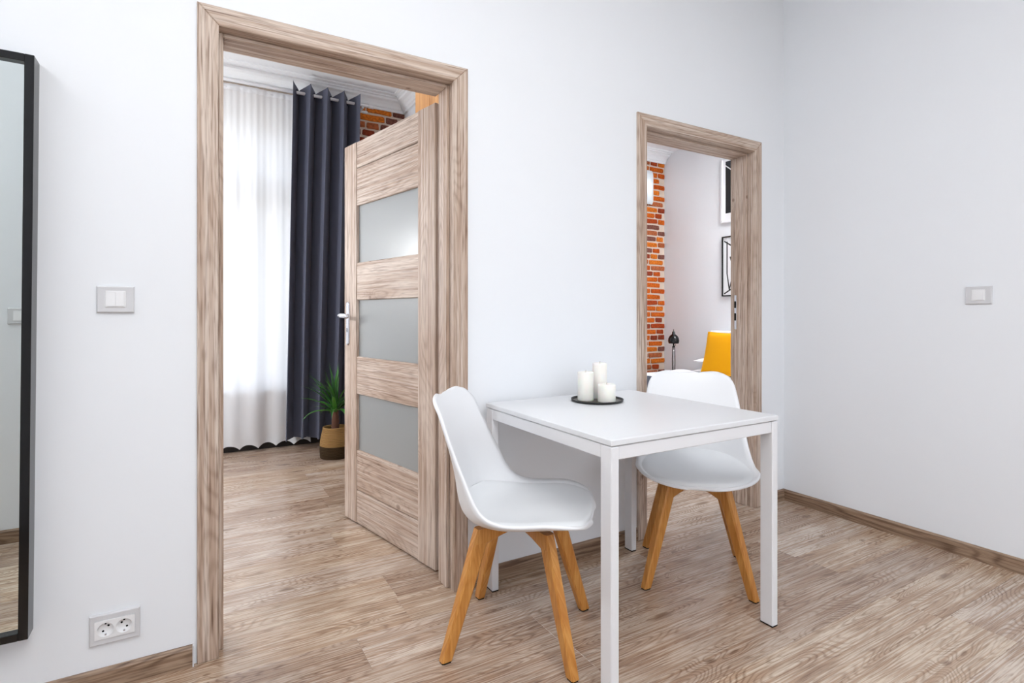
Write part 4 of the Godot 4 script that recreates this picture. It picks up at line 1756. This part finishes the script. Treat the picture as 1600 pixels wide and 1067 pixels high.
func line_art(w: int, h: int, ground: Color, lines: Array, fills: Array) -> ImageTexture:
	var im := Image.create(w, h, false, Image.FORMAT_RGB8)
	im.fill(ground)
	for f in fills:
		for y in h:
			for x in w:
				if Geometry2D.is_point_in_polygon(Vector2(x, y), f[0]):
					im.set_pixel(x, y, f[1])
	for l in lines:
		var a: Vector2 = l[0]
		var b: Vector2 = l[1]
		var r: float = l[2]
		for y in range(maxi(0, int(minf(a.y, b.y) - r)), mini(h, int(maxf(a.y, b.y) + r + 1))):
			for x in range(maxi(0, int(minf(a.x, b.x) - r)), mini(w, int(maxf(a.x, b.x) + r + 1))):
				var p := Vector2(x, y)
				if p.distance_to(Geometry2D.get_closest_point_to_segment(p, a, b)) < r:
					im.set_pixel(x, y, l[3])
	return ImageTexture.create_from_image(im)


func pictures() -> void:
	# both hang on the wall behind the bed, seen at a slant; local x runs along the wall towards the door wall
	for k in 2:
		var at := Vector3(XR2, 2.115, -2.085) if k == 0 else Vector3(XR2, 1.305, -2.072)
		var t := thing("framed_picture", "black abstract print in a white frame, above another picture" if k == 0 else "white print of black angular lines in a thin black frame", "picture", at, -PI / 2)
		var w := 0.50
		var h := 0.72 if k == 0 else 0.66
		var fw := 0.02 if k == 0 else 0.012
		var fm: Material = M.white_frame if k == 0 else M.black_frame
		G = 1
		box("frame_side", Vector3(0, 0, 0), Vector3(fw, h, 0.025), fm, t, 0.001)
		box("frame_side", Vector3(w - fw, 0, 0), Vector3(w, h, 0.025), fm, t, 0.001)
		box("frame_rail", Vector3(fw, 0, 0), Vector3(w - fw, fw, 0.025), fm, t, 0.001)
		box("frame_rail", Vector3(fw, h - fw, 0), Vector3(w - fw, h, 0.025), fm, t, 0.001)
		var white := Color(0.93, 0.93, 0.94)
		var ink := Color(0.03, 0.035, 0.045)
		var tex: ImageTexture
		if k == 0:
			var px := [PackedVector2Array([Vector2(18, 12), Vector2(214, 12), Vector2(214, 300), Vector2(18, 300)]), ink]
			var gr := [PackedVector2Array([Vector2(18, 12), Vector2(214, 12), Vector2(214, 160), Vector2(18, 24)]), Color(0.14, 0.16, 0.19)]
			tex = line_art(232, 344, white, [[Vector2(18, 34), Vector2(214, 190), 3.0, white]], [px, gr])
		else:
			var L := []
			for q in [[8, 20, 150, 110], [24, 26, 24, 200], [24, 200, 38, 290], [60, 60, 60, 150], [60, 150, 84, 200], [84, 200, 84, 260], [8, 310, 150, 230], [100, 84, 110, 250], [38, 290, 60, 210], [150, 110, 220, 60], [150, 110, 150, 230], [150, 230, 222, 290], [44, 110, 60, 160]]:
				L.append([Vector2(q[0], q[1]), Vector2(q[2], q[3]), 3.4, ink])
			tex = line_art(232, 320, white, L, [[PackedVector2Array([Vector2(62, 140), Vector2(76, 120), Vector2(86, 190), Vector2(66, 200)]), Color(0.62, 0.63, 0.66)]])
		var pm := StandardMaterial3D.new()
		pm.albedo_texture = tex
		pm.roughness = 0.6
		begin()
		var c := [Vector3(fw, fw, 0.012), Vector3(w - fw, fw, 0.012), Vector3(w - fw, h - fw, 0.012), Vector3(fw, h - fw, 0.012)]
		var uv := [Vector2(0, 1), Vector2(1, 1), Vector2(1, 0), Vector2(0, 0)]
		for i in [0, 2, 1, 0, 3, 2]:
			st.set_normal(Vector3(0, 0, 1))
			st.set_uv(uv[i])
			st.add_vertex(c[i])
		done("print", pm, t)
		box("backing", Vector3(fw, fw, 0.001), Vector3(w - fw, h - fw, 0.010), fm, t)
